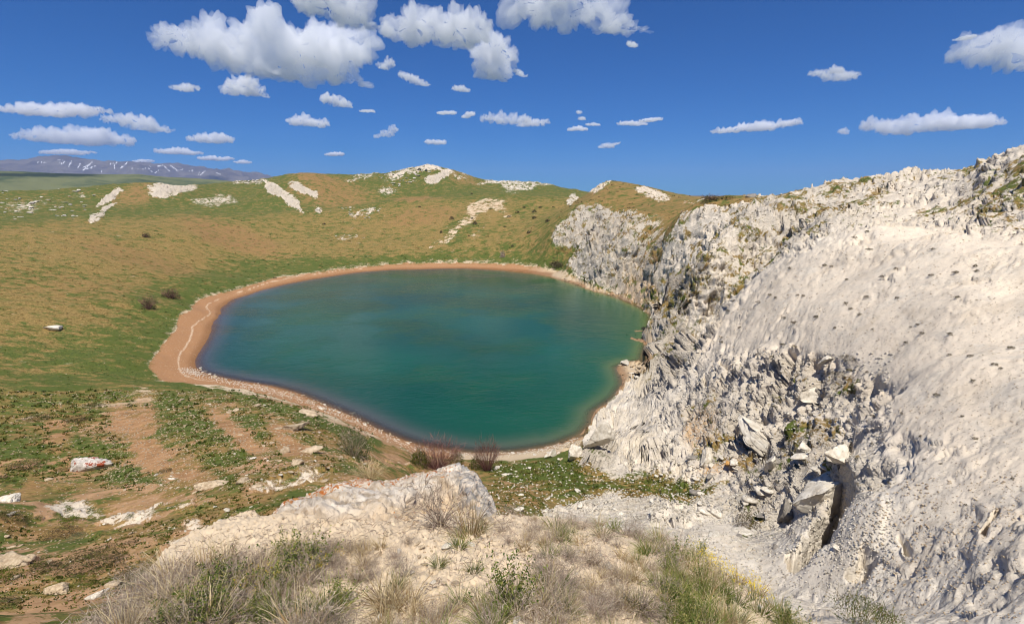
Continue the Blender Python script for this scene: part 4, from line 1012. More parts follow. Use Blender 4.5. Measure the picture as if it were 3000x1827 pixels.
# stones that nothing tells apart, zone by zone
def field(n, pick, size, label, group, kinds, name='stone', rmin=11, rmax=900, cat='stone', ok=None):
    c = 0; tries = 0
    while c < n and tries < n * 30:
        tries += 1; u, v = pick(); h_ = hit(u, v, rmin, rmax)
        if h_ is None or (ok and not ok(h_)): continue
        o = set_stone(name, u, v, size(u, v), label, cat, group, kind=random.choice(kinds), sz=(1, random.uniform(.6, 1), random.uniform(.45, .9)), rmin=rmin, rmax=rmax)
        if o: c += 1
def along(pts, w):
    def f():
        i = random.randrange(len(pts) - 1); t = random.random(); (a, b), (c, d) = pts[i], pts[i + 1]
        return a + (c - a) * t + random.gauss(0, w), b + (d - b) * t + random.gauss(0, w * .6)
    return f
def box(u0, v0, u1, v1): return lambda: (random.uniform(u0, u1), random.uniform(v0, v1))
dry = lambda h_: h_[2] > .02
field(44, along([(470,884),(520,908),(600,924),(700,946),(800,985),(900,1030),(1000,1074)], 4), lambda u, v: random.uniform(2.0, 5.2), 'small pale stone at the water edge of the near shore', 'stones along the near shore', ['pale', 'tan'], rmin=60, rmax=160)
field(12, along([(1380,690),(1450,712),(1540,748),(1565,765)], 3), lambda u, v: random.uniform(2, 4), 'small pale stone at the water edge under the far cliff', 'stones along the cliff shore', ['pale'], rmin=140, rmax=260)
field(18, along([(1490,880),(1530,880),(1535,900),(1500,915)], 6), lambda u, v: random.uniform(3, 8), 'cream stone heaped in the small cove under the cliff', 'stones in the small cove', ['pale', 'tan'], rmin=90, rmax=140)
field(14, box(1180, 1085, 1400, 1110), lambda u, v: random.uniform(3, 7), 'pale stone on the small beach at the foot of the meadow', 'stones on the small beach', ['pale', 'tan'], rmin=50, rmax=95)
field(70, box(300, 950, 880, 1180), lambda u, v: random.choice([2, 3, 4, 4, 5, 6, 8]), 'tan stone lying on the reddish slope among the grass stripes', 'stones on the striped slope', ['tan', 'tan', 'pale'], rmin=24, rmax=110)
field(56, box(0, 1140, 640, 1420), lambda u, v: random.choice([3, 4, 4, 5, 7, 9]), 'cream stone lying on brown earth around the white ledges', 'stones around the white ledges', ['tan', 'pale'], rmin=14, rmax=70)
field(44, box(1180, 1120, 1780, 1240), lambda u, v: random.choice([3, 4, 5, 6, 8, 10]), 'white stone lying in or beside the green meadow', 'white stones of the meadow', ['pale'], rmin=30, rmax=80)
field(44, box(1650, 1080, 2020, 1330), lambda u, v: random.choice([5, 6, 8, 10, 14, 18]), 'angular white stone in the rubble of the gully', 'rubble of the gully', ['pale', 'pale', 'grey'], rmin=22, rmax=75)
field(46, box(0, 455, 230, 530), lambda u, v: random.uniform(2, 6), 'white rock strewn over the farthest green slope', 'white rocks on the far slope', ['pale'], rmin=400, rmax=1000, name='rock', cat='rock')
field(40, along([(900,428),(960,412),(1030,403),(1000,430),(930,455)], 8), lambda u, v: random.uniform(2, 5), 'white rock cropping out on the rocky peak', 'rocks on the rocky peak', ['pale'], rmin=400, rmax=1000, name='rock', cat='rock')
field(20, along([(560,440),(640,436)], 4), lambda u, v: random.uniform(2, 4), 'white rock on the crest beside the reddish hill', 'rocks on the crest', ['pale'], rmin=400, rmax=1000, name='rock', cat='rock')
field(16, box(820, 500, 925, 528), lambda u, v: random.uniform(1.6, 4), 'white stone in the patch high on the far bank', 'upper stone patch on the far bank', ['pale'], rmin=250, rmax=500)
field(12, box(795, 565, 880, 590), lambda u, v: random.uniform(1.5, 3), 'pinkish stone in the patch low on the far bank', 'lower stone patch on the far bank', ['tan', 'pale'], rmin=250, rmax=500)
field(50, lambda: (random.uniform(900, 2100), random.uniform(1300, 1501)), lambda u, v: random.uniform(4, 13), 'small cream pebble on the bare ground of the knoll', 'pebbles on the knoll', ['tan', 'pale'], rmin=1, rmax=8, name='pebble', cat='pebble')

def merged_stones(name, n, pick, size, mat, label, rmin, rmax, ok=None):
    V, Fq = [], []; n0 = 0
    base = []
    for sd_ in range(6):
        r_ = np.random.default_rng(sd_ + 60); b = bmesh.new()
        for _ in range(9):
            p = r_.normal(size=3); p /= np.linalg.norm(p); b.verts.new((p[0] * 1.2, p[1], p[2] * .55))
        bmesh.ops.convex_hull(b, input=b.verts[:]); b.verts.ensure_lookup_table()
        base.append((np.array([v.co[:] for v in b.verts]), np.array([[v.index for v in f.verts] for f in b.faces if len(f.verts) == 3]))); b.free()
    for _ in range(n):
        u, v = pick(); h_ = hit(u, v, rmin, rmax)
        if h_ is None or (ok and not ok(h_)): continue
        x, y, z, r = h_; s = px_size(x, y, z, size()); c_, f_ = random.choice(base); a = random.uniform(0, 6.28)
        rot = np.array([[math.cos(a), -math.sin(a), 0], [math.sin(a), math.cos(a), 0], [0, 0, 1]])
        V.append((c_ * s) @ rot.T + (x, y, z + .1 * s)); Fq.append(f_ + n0); n0 += len(c_)
    me = mesh_from_arrays(name, np.concatenate(V), np.concatenate(Fq), mat, None, False, 3)
    return link(name, me, kind='stuff', label=label, cat='gravel')
merged_stones('gravel', 7600, lambda: random.choice([box(0, 940, 900, 1450), box(250, 940, 900, 1180)])(), lambda: random.uniform(1.0, 3.0), M_tan, 'countless little stones strewn over the reddish earth slope', 13, 110)
merged_stones('gravel', 2600, lambda: random.choice([box(1180, 1110, 1780, 1250), box(1400, 1190, 1800, 1260)])(), lambda: random.uniform(1.2, 3.6), M_pale, 'white rubble around and inside the green meadow', 28, 85)
merged_stones('gravel', 2600, box(1600, 850, 2150, 1350), lambda: random.uniform(1.5, 4.5), M_pale, 'white rubble lodged on the broken cliff and in its gully', 20, 95)
merged_stones('gravel', 2600, box(1350, 1190, 2150, 1440), lambda: random.uniform(1.2, 4.0), M_pale, 'white scree on the floor of the gully under the knoll', 11, 60)
merged_stones('gravel', 3800, box(1700, 560, 2464, 1501), lambda: random.uniform(.7, 2.2), M_tan, 'fine chips and pebbles scattered over the smooth pale slope', 12, 130)
merged_stones('gravel', 900, box(2050, 1150, 2464, 1501), lambda: random.uniform(1.2, 4.0), M_tan, 'scattered chips on the rough white slope', 9, 40)
merged_stones('gravel', 2600, lambda: (random.uniform(100, 2100), random.uniform(1180, 1520)), lambda: random.uniform(1.2, 4.5), M_tan, 'crumbs of cream limestone on the soil of the knoll', 1.2, 8)
merged_stones('shingle', 2200, along([(440,890),(480,900),(600,930),(700,952),(850,1010),(990,1080),(1150,1098),(1300,1085),(1400,1060)], 7), lambda: random.uniform(.8, 2.0), M_pale, 'fine pale shingle along the near shore', 55, 160, dry)

# ------------------------------------------------------------------ lichen covered outcrop in front of the viewer
LM = NT_('lichen_outcrop')
at = LM.attr('crest'); sp = LM.n('ShaderNodeSeparateColor'); LM.l(at.outputs['Color'], sp.inputs[0])
geo = LM.n('ShaderNodeNewGeometry'); p = geo.outputs['Position']
n1 = LM.noise(p, 5, 7, .7, .4); n2 = LM.noise(p, 22, 5, .7); n3 = LM.noise(p, 9, 5, .65, .8)
c = LM.mix(LM.step(n1, .34, .62), srgb(176, 156, 130), srgb(224, 212, 194))
c = LM.mix(LM.step(n2, .58, .7), c, srgb(176, 150, 120))
c = LM.mix(LM.math('MULTIPLY', sp.outputs[1], LM.step(n1, .3, .6)), c, srgb(200, 172, 134))
n4 = LM.noise(p, 17, 6, .75, .6)
lk = LM.math('ADD', LM.math('MULTIPLY', sp.outputs[0], .62), LM.math('MULTIPLY', LM.math('SUBTRACT', n4, .5), 4.2))
c = LM.mix(LM.step(lk, .56, .72), c, LM.mix(LM.step(n2, .4, .6), srgb(168, 92, 42), srgb(192, 136, 78)))
c = LM.mix(LM.math('MULTIPLY', sp.outputs[2], LM.step(n3, .45, .6)), c, srgb(128, 128, 128))
bp_ = LM.n('ShaderNodeBump'); bp_.inputs['Strength'].default_value = .8; bp_.inputs['Distance'].default_value = .03
LM.l(LM.math('ADD', n2, LM.math('MULTIPLY', n1, 1.5)), bp_.inputs['Height'])
b_ = LM.n('ShaderNodeBsdfPrincipled'); LM.l(c, b_.inputs['Base Color']); LM.l(bp_.outputs[0], b_.inputs['Normal']); b_.inputs['Roughness'].default_value = .93; b_.inputs['Specular IOR Level'].default_value = .15
LM.l(b_.outputs[0], LM.o.inputs[0])
crest = [(630,1300,4.7,625,1330),(655,1248,4.9,650,1330),(690,1203,5.1,690,1330),(740,1180,5.25,745,1325),(800,1166,5.35,810,1320),(870,1160,5.45,880,1305),(950,1146,5.55,955,1280),(1020,1134,5.65,1020,1250),
         (1070,1124,5.75,1065,1235),(1105,1119,5.8,1100,1240),(1135,1130,5.75,1128,1262),(1158,1162,5.6,1150,1285),(1175,1196,5.4,1170,1300),(1192,1240,5.1,1185,1310),(1203,1285,4.8,1196,1318)]
cr_ = np.array(crest, float); nn, mt = 260, 120
tt = np.linspace(0, len(crest) - 1, nn)
ci = [np.interp(tt, np.arange(len(crest)), cr_[:, i]) for i in range(5)]
G3 = np.zeros((nn, mt, 3)); cr_at = np.zeros((nn, mt))
for i in range(nn):
    t0, m0 = ray(ci[0][i], ci[1][i]); r0 = ci[2][i]; top = np.array([r0 * math.sin(t0), r0 * math.cos(t0), EYE - m0 * r0])
    t1, m1 = ray(ci[3][i], ci[4][i]); h_ = hit(float(ci[3][i]), float(ci[4][i]), 1.5, 9)
    foot = np.array(h_[:3], float) if h_ is not None else top + (0, -1, -.4)
    front = foot + (0, 0, -.12); out_ = np.array([math.sin(t0), math.cos(t0), 0])
    keys = np.array([front, foot * .66 + top * .34 + (0, -.05, .16), foot * .3 + top * .7 + (0, -.03, .06), top + (0, 0, -.01), top + out_ * .16 + (0, 0, -.12), top + out_ * .3 + (0, 0, -.7), top + out_ * .25 + (0, 0, -2.0)])
    ks = np.array([0, .3, .52, .70, .78, .88, 1.0])
    s_ = np.linspace(0, 1, mt)
    for a in range(3): G3[i, :, a] = np.interp(s_, ks, keys[:, a])
    cr_at[i] = np.exp(-((s_ - .60) / .13) ** 2)
def sm1(a, k, ax):
    for _ in range(k):
        b = a.copy(); sl = [slice(None)] * 3
        lo = [slice(None)] * 3; hi = [slice(None)] * 3; mi = [slice(None)] * 3
        lo[ax] = slice(0, -2); hi[ax] = slice(2, None); mi[ax] = slice(1, -1)
        b[tuple(mi)] = (a[tuple(lo)] + 2 * a[tuple(mi)] + a[tuple(hi)]) / 4; a = b
    return a
G3 = sm1(sm1(G3, 14, 1), 8, 0)
du_ = np.gradient(G3, axis=0); dv_ = np.gradient(G3, axis=1); N3 = np.cross(du_, dv_); N3 /= np.linalg.norm(N3, axis=2)[..., None] + 1e-9
if N3[:, :mt // 2, 2].mean() < 0: N3 = -N3
px_, py_, pz_ = G3[..., 0], G3[..., 1], G3[..., 2]
f1, f2, hh_ = worley(px_ * 9, py_ * 9, pz_ * 11, 3); g1, g2, gg_ = worley(px_ * 3.2, py_ * 3.2, pz_ * 4, 13)
dsp = .07 * fbm(px_ * 2.2, py_ * 2.2, pz_ * 2.2, 5) - .055 * smooth(.45, .1, f1) * (fbm(px_ * 3, py_ * 3, 5.0 + pz_, 2) > -.1) + .02 * (gg_ - .5) + .03 * worley.tilt - .02 * smooth(.12, 0, g2 - g1) + .014 * perlin(px_ * 24, py_ * 24, pz_ * 24) - .03 * smooth(.1, .5, perlin(px_ * 13, py_ * 13, pz_ * 17)) - .05 * smooth(.25, .55, perlin(px_ * 5 + 9, py_ * 5, pz_ * 8))
G3 += N3 * dsp[..., None]
uo, vo_ = view_uv(G3[..., 0], G3[..., 1], G3[..., 2])
fade_u = smooth(1.0, .0, (tt / (len(crest) - 1))[:, None] * np.ones(mt)) 
lich = cr_at * (.8 - .25 * smooth(900, 1150, uo)) + .30 * smooth(.35, .62, np.linspace(0, 1, mt))[None] * smooth(1300, 800, uo) * 1.2
cap = smooth(1085, 1110, uo) * smooth(1290, 1200, vo_)
lich = lich * (1 - .7 * cap); lich[:, int(mt * .74):] *= .6
low_ = smooth(.35, .1, np.linspace(0, 1, mt))[None] * np.ones((nn, 1))
I_, J_ = np.meshgrid(np.arange(nn - 1), np.arange(mt - 1), indexing='ij'); b0 = (I_ * mt + J_).ravel()
q_ = np.stack([b0, b0 + mt, b0 + mt + 1, b0 + 1], -1)
me = mesh_from_arrays('rock_outcrop', G3.reshape(-1, 3), q_, LM.m, {'crest': np.stack([lich.ravel().clip(0, 1), low_.ravel(), (cap * .8).ravel(), np.ones(nn * mt)], -1)})
link('rock_outcrop', me, label='white pitted outcrop with orange lichen along its crest, in front of the lake', cat='rock outcrop')
OUT_XY = [(float(a), float(b)) for a, b in G3[::10, int(mt * .08), :2]] + [(float(a), float(b)) for a, b in G3[::-10, int(mt * .8), :2]]

# ------------------------------------------------------------------ plants
def plant_material(name, cols, tip=None, transl=.25, sc=2.0):
    M = NT_(name); at = M.attr('tone'); sp = M.n('ShaderNodeSeparateColor'); M.l(at.outputs['Color'], sp.inputs[0]); oi = M.n('ShaderNodeObjectInfo')
    c = M.mix(M.step(sp.outputs[0], .2, .8), cols[0], cols[1])
    if len(cols) > 2: c = M.mix(M.step(sp.outputs[2], .55, .75), c, cols[2])
    if tip: c = M.mix(M.step(sp.outputs[1], .45, 1.0), c, tip)
    h = M.n('ShaderNodeHueSaturation'); M.l(c, h.inputs['Color']); M.l(M.math('ADD', .8, M.math('MULTIPLY', oi.outputs['Random'], .4)), h.inputs['Value'])
    d = M.n('ShaderNodeBsdfDiffuse'); M.l(h.outputs[0], d.inputs['Color']); t = M.n('ShaderNodeBsdfTranslucent'); M.l(h.outputs[0], t.inputs['Color'])
    mx = M.n('ShaderNodeMixShader'); mx.inputs[0].default_value = transl; M.l(d.outputs[0], mx.inputs[1]); M.l(t.outputs[0], mx.inputs[2]); M.l(mx.outputs[0], M.o.inputs[0]); return M.m
P_straw = plant_material('straw', [srgb(150, 124, 84), srgb(204, 184, 142)], srgb(216, 198, 160))
P_grass = plant_material('green_blades', [srgb(60, 84, 36), srgb(108, 124, 56), srgb(160, 148, 92)], srgb(136, 142, 74))
P_twig = plant_material('grey_twigs', [srgb(128, 115, 102), srgb(202, 186, 164), srgb(164, 142, 124)], None, .1)
P_sage = plant_material('sage_leaves', [srgb(92, 100, 66), srgb(142, 146, 104), srgb(118, 112, 84)], None, .2)
P_dark = plant_material('cushion_leaves', [srgb(54, 52, 32), srgb(98, 92, 62), srgb(84, 66, 52)], None, .1)
P_moss = plant_material('low_green_leaves', [srgb(56, 70, 26), srgb(100, 110, 46), srgb(104, 92, 48)], None, .15)
P_purp = plant_material('bare_red_twigs', [srgb(92, 62, 56), srgb(146, 108, 98)], None, .1)
P_yel = plant_material('yellow_petals', [srgb(214, 184, 30), srgb(236, 212, 60)], None, .2)

class Bl:
    """gathers blades (tapered bent strips) and leaves as quads"""
    def __init__(s, seed): s.V, s.F, s.T, s.n, s.r = [], [], [], 0, np.random.default_rng(seed)
    def blade(s, base, d, L, w, bend, segs=4, wig=0.0):
        r = s.r; d = np.array(d, float); d /= np.linalg.norm(d); side = np.cross(d, r.normal(size=3)); side /= np.linalg.norm(side) + 1e-9
        p = np.array(base, float); tone = r.random(); t3 = r.random(); pts = []
        for k in range(segs + 1):
            f = k / segs; ww = w * (1 - .8 * f)
            pts += [p - side * ww / 2, p + side * ww / 2]; s.T += [(tone, f, t3, 1)] * 2
            d = d + np.array([0, 0, -bend / segs]) + r.normal(size=3) * wig; d /= np.linalg.norm(d); p = p + d * L / segs
        s.V += pts
        for k in range(segs): a = s.n + 2 * k; s.F.append((a, a + 1, a + 3, a + 2))
        s.n += len(pts); return p, d
    def leaf(s, p, n, a, b):
        r = s.r; n = np.array(n, float); n /= np.linalg.norm(n) + 1e-9; u = np.cross(n, r.normal(size=3)); u /= np.linalg.norm(u) + 1e-9; v = np.cross(n, u)
        p = np.array(p); s.V += [p - u * a, p - v * b * .6, p + u * a, p + v * b]; t = r.random(), r.random(), r.random(), 1; s.T += [t] * 4
        s.F.append((s.n, s.n + 1, s.n + 2, s.n + 3)); s.n += 4
    def mesh(s, name, mat): return mesh_from_arrays(name, np.array(s.V), np.array(s.F), mat, {'tone': np.array(s.T)}, False, 4)

def tuft(name, seed, n, H, spread, w, bend, mat, base_r=.25, wig=.06, segs=4):
    b = Bl(seed)
    for _ in range(n):
        a = b.r.uniform(0, 6.28); rr = base_r * math.sqrt(b.r.random()); tilt = spread * b.r.uniform(.1, 1.1)
        b.blade((rr * math.cos(a), rr * math.sin(a), -.03), (math.cos(a) * tilt, math.sin(a) * tilt, 1), H * b.r.uniform(.45, 1.1), w * b.r.uniform(.6, 1.2), bend * b.r.uniform(.2, 1.6), segs, wig)
    return b.mesh(name, mat)
def twiggy(name, seed, n, H, w, mat, spread=1.3, sub=4, wig=.22, bend=.3):
    b = Bl(seed)
    for _ in range(n):
        a = b.r.uniform(0, 6.28); tilt = spread * b.r.random() ** .6; rr = .12 * b.r.random()
        L = H * b.r.uniform(.5, 1.0); p, d = b.blade((rr * math.cos(a), rr * math.sin(a), -.03), (math.cos(a) * tilt, math.sin(a) * tilt, 1), L, w * 1.3, bend, 5, wig)
        for _ in range(sub):
            q = np.array(b.V[-2 - 2 * int(b.r.integers(0, 1)) ]) if False else p - d * L * b.r.uniform(0, .5)
            b.blade(q, d + b.r.normal(size=3) * .8, L * b.r.uniform(.2, .45), w * .8, 0, 3, wig * 1.4)
    return b
def bush_leaves(b, n, size, leaf, hemi=True, shell=.55, lump=.3, seed=0):
    for _ in range(n):
        d = b.r.normal(size=3); d /= np.linalg.norm(d)
        if hemi: d[2] = abs(d[2])
        f = (shell + (1 - shell) * b.r.random() ** .6) * (1 + lump * float(perlin(np.array([d[0] * 1.8 + seed]), np.array([d[1] * 1.8]), np.array([d[2] * 1.8]))[0]))
        b.leaf(d * f * np.array(size), d + b.r.normal(size=3) * .7, leaf * b.r.uniform(.6, 1.3), leaf * b.r.uniform(.4, .9))

T_straw = [tuft('grass_tuft', 10 + i, 90, 1.0, .75, .022, .9, P_straw, .22, .07) for i in range(3)]
T_green = [tuft('grass_tuft', 20 + i, 120, 1.0, .85, .026, .8, P_grass, .30, .06) for i in range(3)]
T_twig = [twiggy('dry_shrub', 30 + i, 95, 1.0, .016, P_twig, 1.5, 5).mesh('dry_shrub', P_twig) for i in range(3)]
def herb(seed):
    b = Bl(seed)
    for _ in range(46):
        a = b.r.uniform(0, 6.28); t = b.r.random() * 1.1
        p0 = np.array([.1 * math.cos(a), .1 * math.sin(a), 0]); p, d = b.blade(p0, (math.cos(a) * t, math.sin(a) * t, 1), b.r.uniform(.5, .95), .016, .2, 3, .08)
        for k in range(16):
            q = p0 + (p - p0) * b.r.uniform(.25, 1.05); b.leaf(q + b.r.normal(size=3) * .03, b.r.normal(size=3), .045, .025)
    return b.mesh('green_herb', P_grass)
T_herb = [herb(40 + i) for i in range(2)]
def flower(seed):
    b = Bl(seed); heads = Bl(seed + 1)
    for _ in range(16):
        a = b.r.uniform(0, 6.28); t = b.r.random() * .6; p, d = b.blade((.08 * math.cos(a), .08 * math.sin(a), 0), (math.cos(a) * t, math.sin(a) * t, 1), b.r.uniform(.6, 1), .018, .1, 3, .04)
        for _k in range(4): heads.leaf(p + b.r.normal(size=3) * .03, (0, -.3, 1) + b.r.normal(size=3) * .5, .03, .028)
    nb = len(b.F); b.F += [tuple(q + b.n for q in f) for f in heads.F]; b.V += heads.V; b.T += heads.T
    me = b.mesh('flowering_herb', P_grass); me.materials.append(P_yel); mi = np.zeros(len(b.F), np.int32); mi[nb:] = 1; me.polygons.foreach_set('material_index', mi); return me
T_flow = [flower(50 + i) for i in range(2)]

cnt = {}
def plant(name, me, u, v, hpx, label, cat, group=None, rmin=1.0, rmax=9, sxy=1.0, sink=.03, rot=None):
    h_ = hit(u, v, rmin, rmax)
    if h_ is None: return None
    x, y, z, r = map(float, h_); s = px_size(x, y, z, hpx)
    if isinstance(me, tuple):
        o = bpy.data.objects.new(name, None); COL.objects.link(o); o['label'] = label; o['category'] = cat
        if group: o['group'] = group
        for nm, m_ in zip(('stem', 'flower_head'), me): link(nm, m_, parent=o)
    else: o = link(name, me, label=label, cat=cat, group=group)
    o.location = (x, y, z - sink * s); o.scale = (s * sxy, s * sxy, s); o.rotation_euler = (random.uniform(-.08, .08), random.uniform(-.08, .08), rot if rot is not None else random.uniform(0, 6.28)); cnt[name] = cnt.get(name, 0) + 1
    return o
ch = random.choice
# the ones that can be told apart
plant('dry_shrub', T_twig[0], 1060, 1262, 120, 'largest grey mauve dry shrub, growing against the lichen outcrop', 'shrub', sxy=.9)
plant('dry_shrub', T_twig[1], 1125, 1218, 60, 'small dry shrub on top of the lichen outcrop beside its white cap', 'shrub')
plant('grass_tuft', T_straw[0], 1130, 1290, 105, 'straw tuft leaning beside the largest dry shrub', 'grass tuft')
plant('grass_tuft', T_green[0], 1105, 1318, 48, 'dark green tuft directly below the largest dry shrub', 'grass tuft')
plant('grass_tuft', T_green[1], 1158, 1278, 36, 'small green tuft at the right foot of the outcrop', 'grass tuft')
plant('grass_tuft', T_green[2], 1055, 1366, 40, 'rounded bright green tuft alone on cream soil', 'grass tuft')
plant('grass_tuft', T_green[0], 1140, 1384, 38, 'green tuft just below the bare cream scrape', 'grass tuft')
plant('grass_tuft', T_green[1], 955, 1418, 46, 'green tuft between the bare soil and the bottom grasses', 'grass tuft')
plant('green_herb', T_herb[0], 820, 1462, 70, 'leafy green herb on the pale soil low in view', 'herb')
plant('green_herb', T_herb[1], 1225, 1462, 125, 'biggest bright green grassy clump, near the bottom edge', 'herb', sxy=.75)
plant('grass_tuft', T_green[2], 1240, 1470, 105, 'green blades rising from the biggest bright clump', 'grass tuft', sxy=.7)
plant('dry_shrub', T_twig[2], 1325, 1390, 75, 'olive grey tuft right of the bare cream scrape', 'shrub')
plant('green_herb', T_herb[0], 735, 1372, 78, 'bushy green herb among the grey shrubs under the outcrop', 'herb', sxy=1.1)
plant('green_herb', T_herb[1], 690, 1350, 62, 'second bushy herb, left of the one under the outcrop', 'herb')
plant('grass_tuft', T_straw[1], 545, 1368, 115, 'tall golden tuft sticking up out of the grey shrubs', 'grass tuft', sxy=.55)
plant('green_herb', T_herb[0], 1480, 1278, 32, 'low yellow green herb at the right rim of the knoll', 'herb')
plant('grass_tuft', T_straw[2], 1440, 1262, 40, 'straw tuft on the skyline of the knoll above the meadow', 'grass tuft')
bb = Bl(71); bush_leaves(bb, 2600, (1.1, .9, .6), .022, seed=3)
for _ in range(260):
    a = bb.r.uniform(0, 6.28); t = bb.r.random() * 1.3; bb.blade((.5 * bb.r.normal(), .4 * bb.r.normal(), .1), (math.cos(a) * t, math.sin(a) * t, 1), bb.r.uniform(.4, .8), .014, .2, 3, .1)
plant('dark_bush', bb.mesh('dark_bush', P_moss), 2105, 1500, 72, 'dark green bush at the bottom edge between knoll and white rock', 'bush', rmin=2.2, rmax=30, sxy=1.2)

def zone(n, pts, makers, hp, label, name, cat, group, rmax=9.0):
    pts_ = np.array(pts, float); x0, y0 = pts_.min(0); x1, y1 = pts_.max(0); c = 0; tr = 0
    while c < n and tr < n * 20:
        tr += 1; u, v = random.uniform(x0, x1), random.uniform(y0, y1)
        if not in_poly(np.array([u]), np.array([v]), pts)[0]: continue
        if plant(name, ch(makers), u, v, random.uniform(*hp) * (.55 + .45 * (v - 1200) / 300), label, cat, group, rmax=rmax, sxy=random.uniform(.8, 1.3)): c += 1
LB = [(60,1530),(300,1440),(440,1380),(560,1340),(700,1310),(790,1330),(760,1400),(600,1470),(560,1560),(60,1600)]
zone(62, LB, T_twig, (48, 88), 'pale grey dry shrub in the thicket at the left flank of the knoll', 'dry_shrub', 'shrub', 'grey shrub thicket')
zone(34, LB, T_straw, (60, 110), 'straw tuft inside the grey shrub thicket', 'grass_tuft', 'grass tuft', 'straw in the grey thicket')
zone(18, [(300,1501),(560,1400),(760,1340),(800,1400),(650,1520),(300,1580)], T_herb, (55, 90), 'green herb showing through the grey shrub thicket', 'green_herb', 'herb', 'herbs in the grey thicket')
MID = [(760,1320),(1010,1290),(1020,1400),(900,1420),(760,1400)]
zone(22, MID, T_twig, (30, 55), 'low dry shrub on pale soil below the outcrop', 'dry_shrub', 'shrub', 'low shrubs below the outcrop')
zone(8, MID, T_straw, (40, 70), 'thin straw tuft on pale soil below the outcrop', 'grass_tuft', 'grass tuft', 'straw below the outcrop')
BOT = [(640,1470),(900,1440),(1300,1430),(1500,1440),(1500,1640),(640,1640)]
zone(36, BOT, T_straw, (50, 105), 'tall straw tuft along the bottom edge in the middle', 'grass_tuft', 'grass tuft', 'straw along the bottom edge')
zone(36, BOT, T_twig, (45, 80), 'grey dry shrub along the bottom edge in the middle', 'dry_shrub', 'shrub', 'shrubs along the bottom edge')
zone(18, BOT, T_green, (60, 95), 'green tuft along the bottom edge in the middle', 'grass_tuft', 'grass tuft', 'green tufts along the bottom edge')
RT = [(1210,1215),(1440,1215),(1560,1270),(1700,1350),(1600,1501),(1320,1501),(1290,1360),(1200,1290)]
zone(62, RT, T_twig, (32, 60), 'mauve grey dry shrub on the right shoulder of the knoll', 'dry_shrub', 'shrub', 'dry shrubs of the right shoulder')
zone(30, RT, T_straw, (38, 74), 'straw tuft on the right shoulder of the knoll', 'grass_tuft', 'grass tuft', 'straw of the right shoulder')
zone(20, RT, T_green, (36, 66), 'green tuft on the right shoulder of the knoll', 'grass_tuft', 'grass tuft', 'green tufts of the right shoulder')
RE = [(1500,1270),(1600,1290),(1750,1350),(1900,1430),(2060,1501),(2060,1620),(1560,1620),(1600,1450),(1560,1350)]
zone(54, RE, T_green, (30, 66), 'green tuft in the grassy rim above the white gully', 'grass_tuft', 'grass tuft', 'green tufts of the grassy rim')
zone(34, RE, T_straw, (42, 85), 'straw tuft in the grassy rim above the white gully', 'grass_tuft', 'grass tuft', 'straw of the grassy rim')
zone(22, RE, T_herb, (36, 60), 'green herb in the grassy rim above the white gully', 'green_herb', 'herb', 'herbs of the grassy rim')
zone(22, [(1640,1320),(1760,1370),(1900,1440),(2040,1501),(2020,1540),(1880,1480),(1740,1410)], T_flow, (34, 54), 'yellow flowering herb along the grassy rim above the gully', 'flowering_herb', 'flower', 'yellow flowers along the rim')
zone(9, [(520,1440),(820,1300),(860,1330),(640,1501)], T_flow, (34, 50), 'yellow flower sprig in the grey shrub thicket', 'flowering_herb', 'flower', 'yellow flowers in the thicket')
# litter of short dry stalks
lb = Bl(90)
for _ in range(15000):
    u, v = random.uniform(60, 2050), random.uniform(1190, 1600); h_ = hit(u, v, 1, 7.5)
    if h_ is None: continue
    x, y, z, r = map(float, h_)
    if float(perlin(np.array([x * 1.3]), np.array([y * 1.3]), np.array([7.0]))[0]) < -.12: continue
    s = px_size(x, y, z, 1.0)
    a = random.uniform(0, 6.28); lb.blade((x, y, z), (math.cos(a), math.sin(a), random.uniform(.1, .9)), s * random.uniform(10, 34), s * 1.7, .5, 3, .15)
link('dry_grass', lb.mesh('dry_grass', P_twig), kind='stuff', label='short dead stalks littering the bare soil of the knoll', cat='dry grass')

# ------------------------------------------------------------------ bushes farther off
def bush(name, u, v, wpx, hpx, label, leafm=None, nl=900, leafs=.05, twigm=None, nt=0, tw=.02, rmin=11, rmax=900, seed=1, group=None, cat='bush', hemi=True):
    h_ = hit(u, v, rmin, rmax)
    if h_ is None: return
    x, y, z, r = map(float, h_); s = px_size(x, y, z, 1.0)
    root = bpy.data.objects.new(name, None); COL.objects.link(root); root['label'] = label; root['category'] = cat
    if group: root['group'] = group
    root.location = (x, y, z - .04 * hpx * s); root.scale = (wpx * s, wpx * s, hpx * s)
    if nl:
        b = Bl(seed); bush_leaves(b, nl, (1, .85, 1), leafs, seed=seed); link('foliage', b.mesh('foliage', leafm), parent=root)
    if nt:
        b = Bl(seed + 7)
        for _ in range(nt):
            a = b.r.uniform(0, 6.28); t = 1.1 * b.r.random() ** .6; L = b.r.uniform(.7, 1.1)
            p, d = b.blade((.12 * math.cos(a), .12 * math.sin(a), 0), (math.cos(a) * t, math.sin(a) * t, 1), L, tw, .1, 4, .1)
            for _k in range(3): b.blade(p - d * L * b.r.uniform(0, .4), d + b.r.normal(size=3) * .5, L * .3, tw * .7, 0, 2, .1)
        link('twigs', b.mesh('twigs', twigm), parent=root)
bush('sage_bush', 853, 1098, 38, 66, 'round grey green sage bush on the slope above the shore', P_sage, 2600, .035, P_twig, 70, .02, 20, 110, 5)
bush('dry_bush', 890, 1152, 40, 30, 'pale straw coloured bush right behind the lichen outcrop', None, 0, 0, P_straw, 260, .02, 11, 60, 6)
bush('willow_bush', 1052, 1128, 64, 56, 'wide purple brown twiggy bush with green flanks at the near shore', None, 0, 0, P_purp, 330, .014, 30, 110, 7)
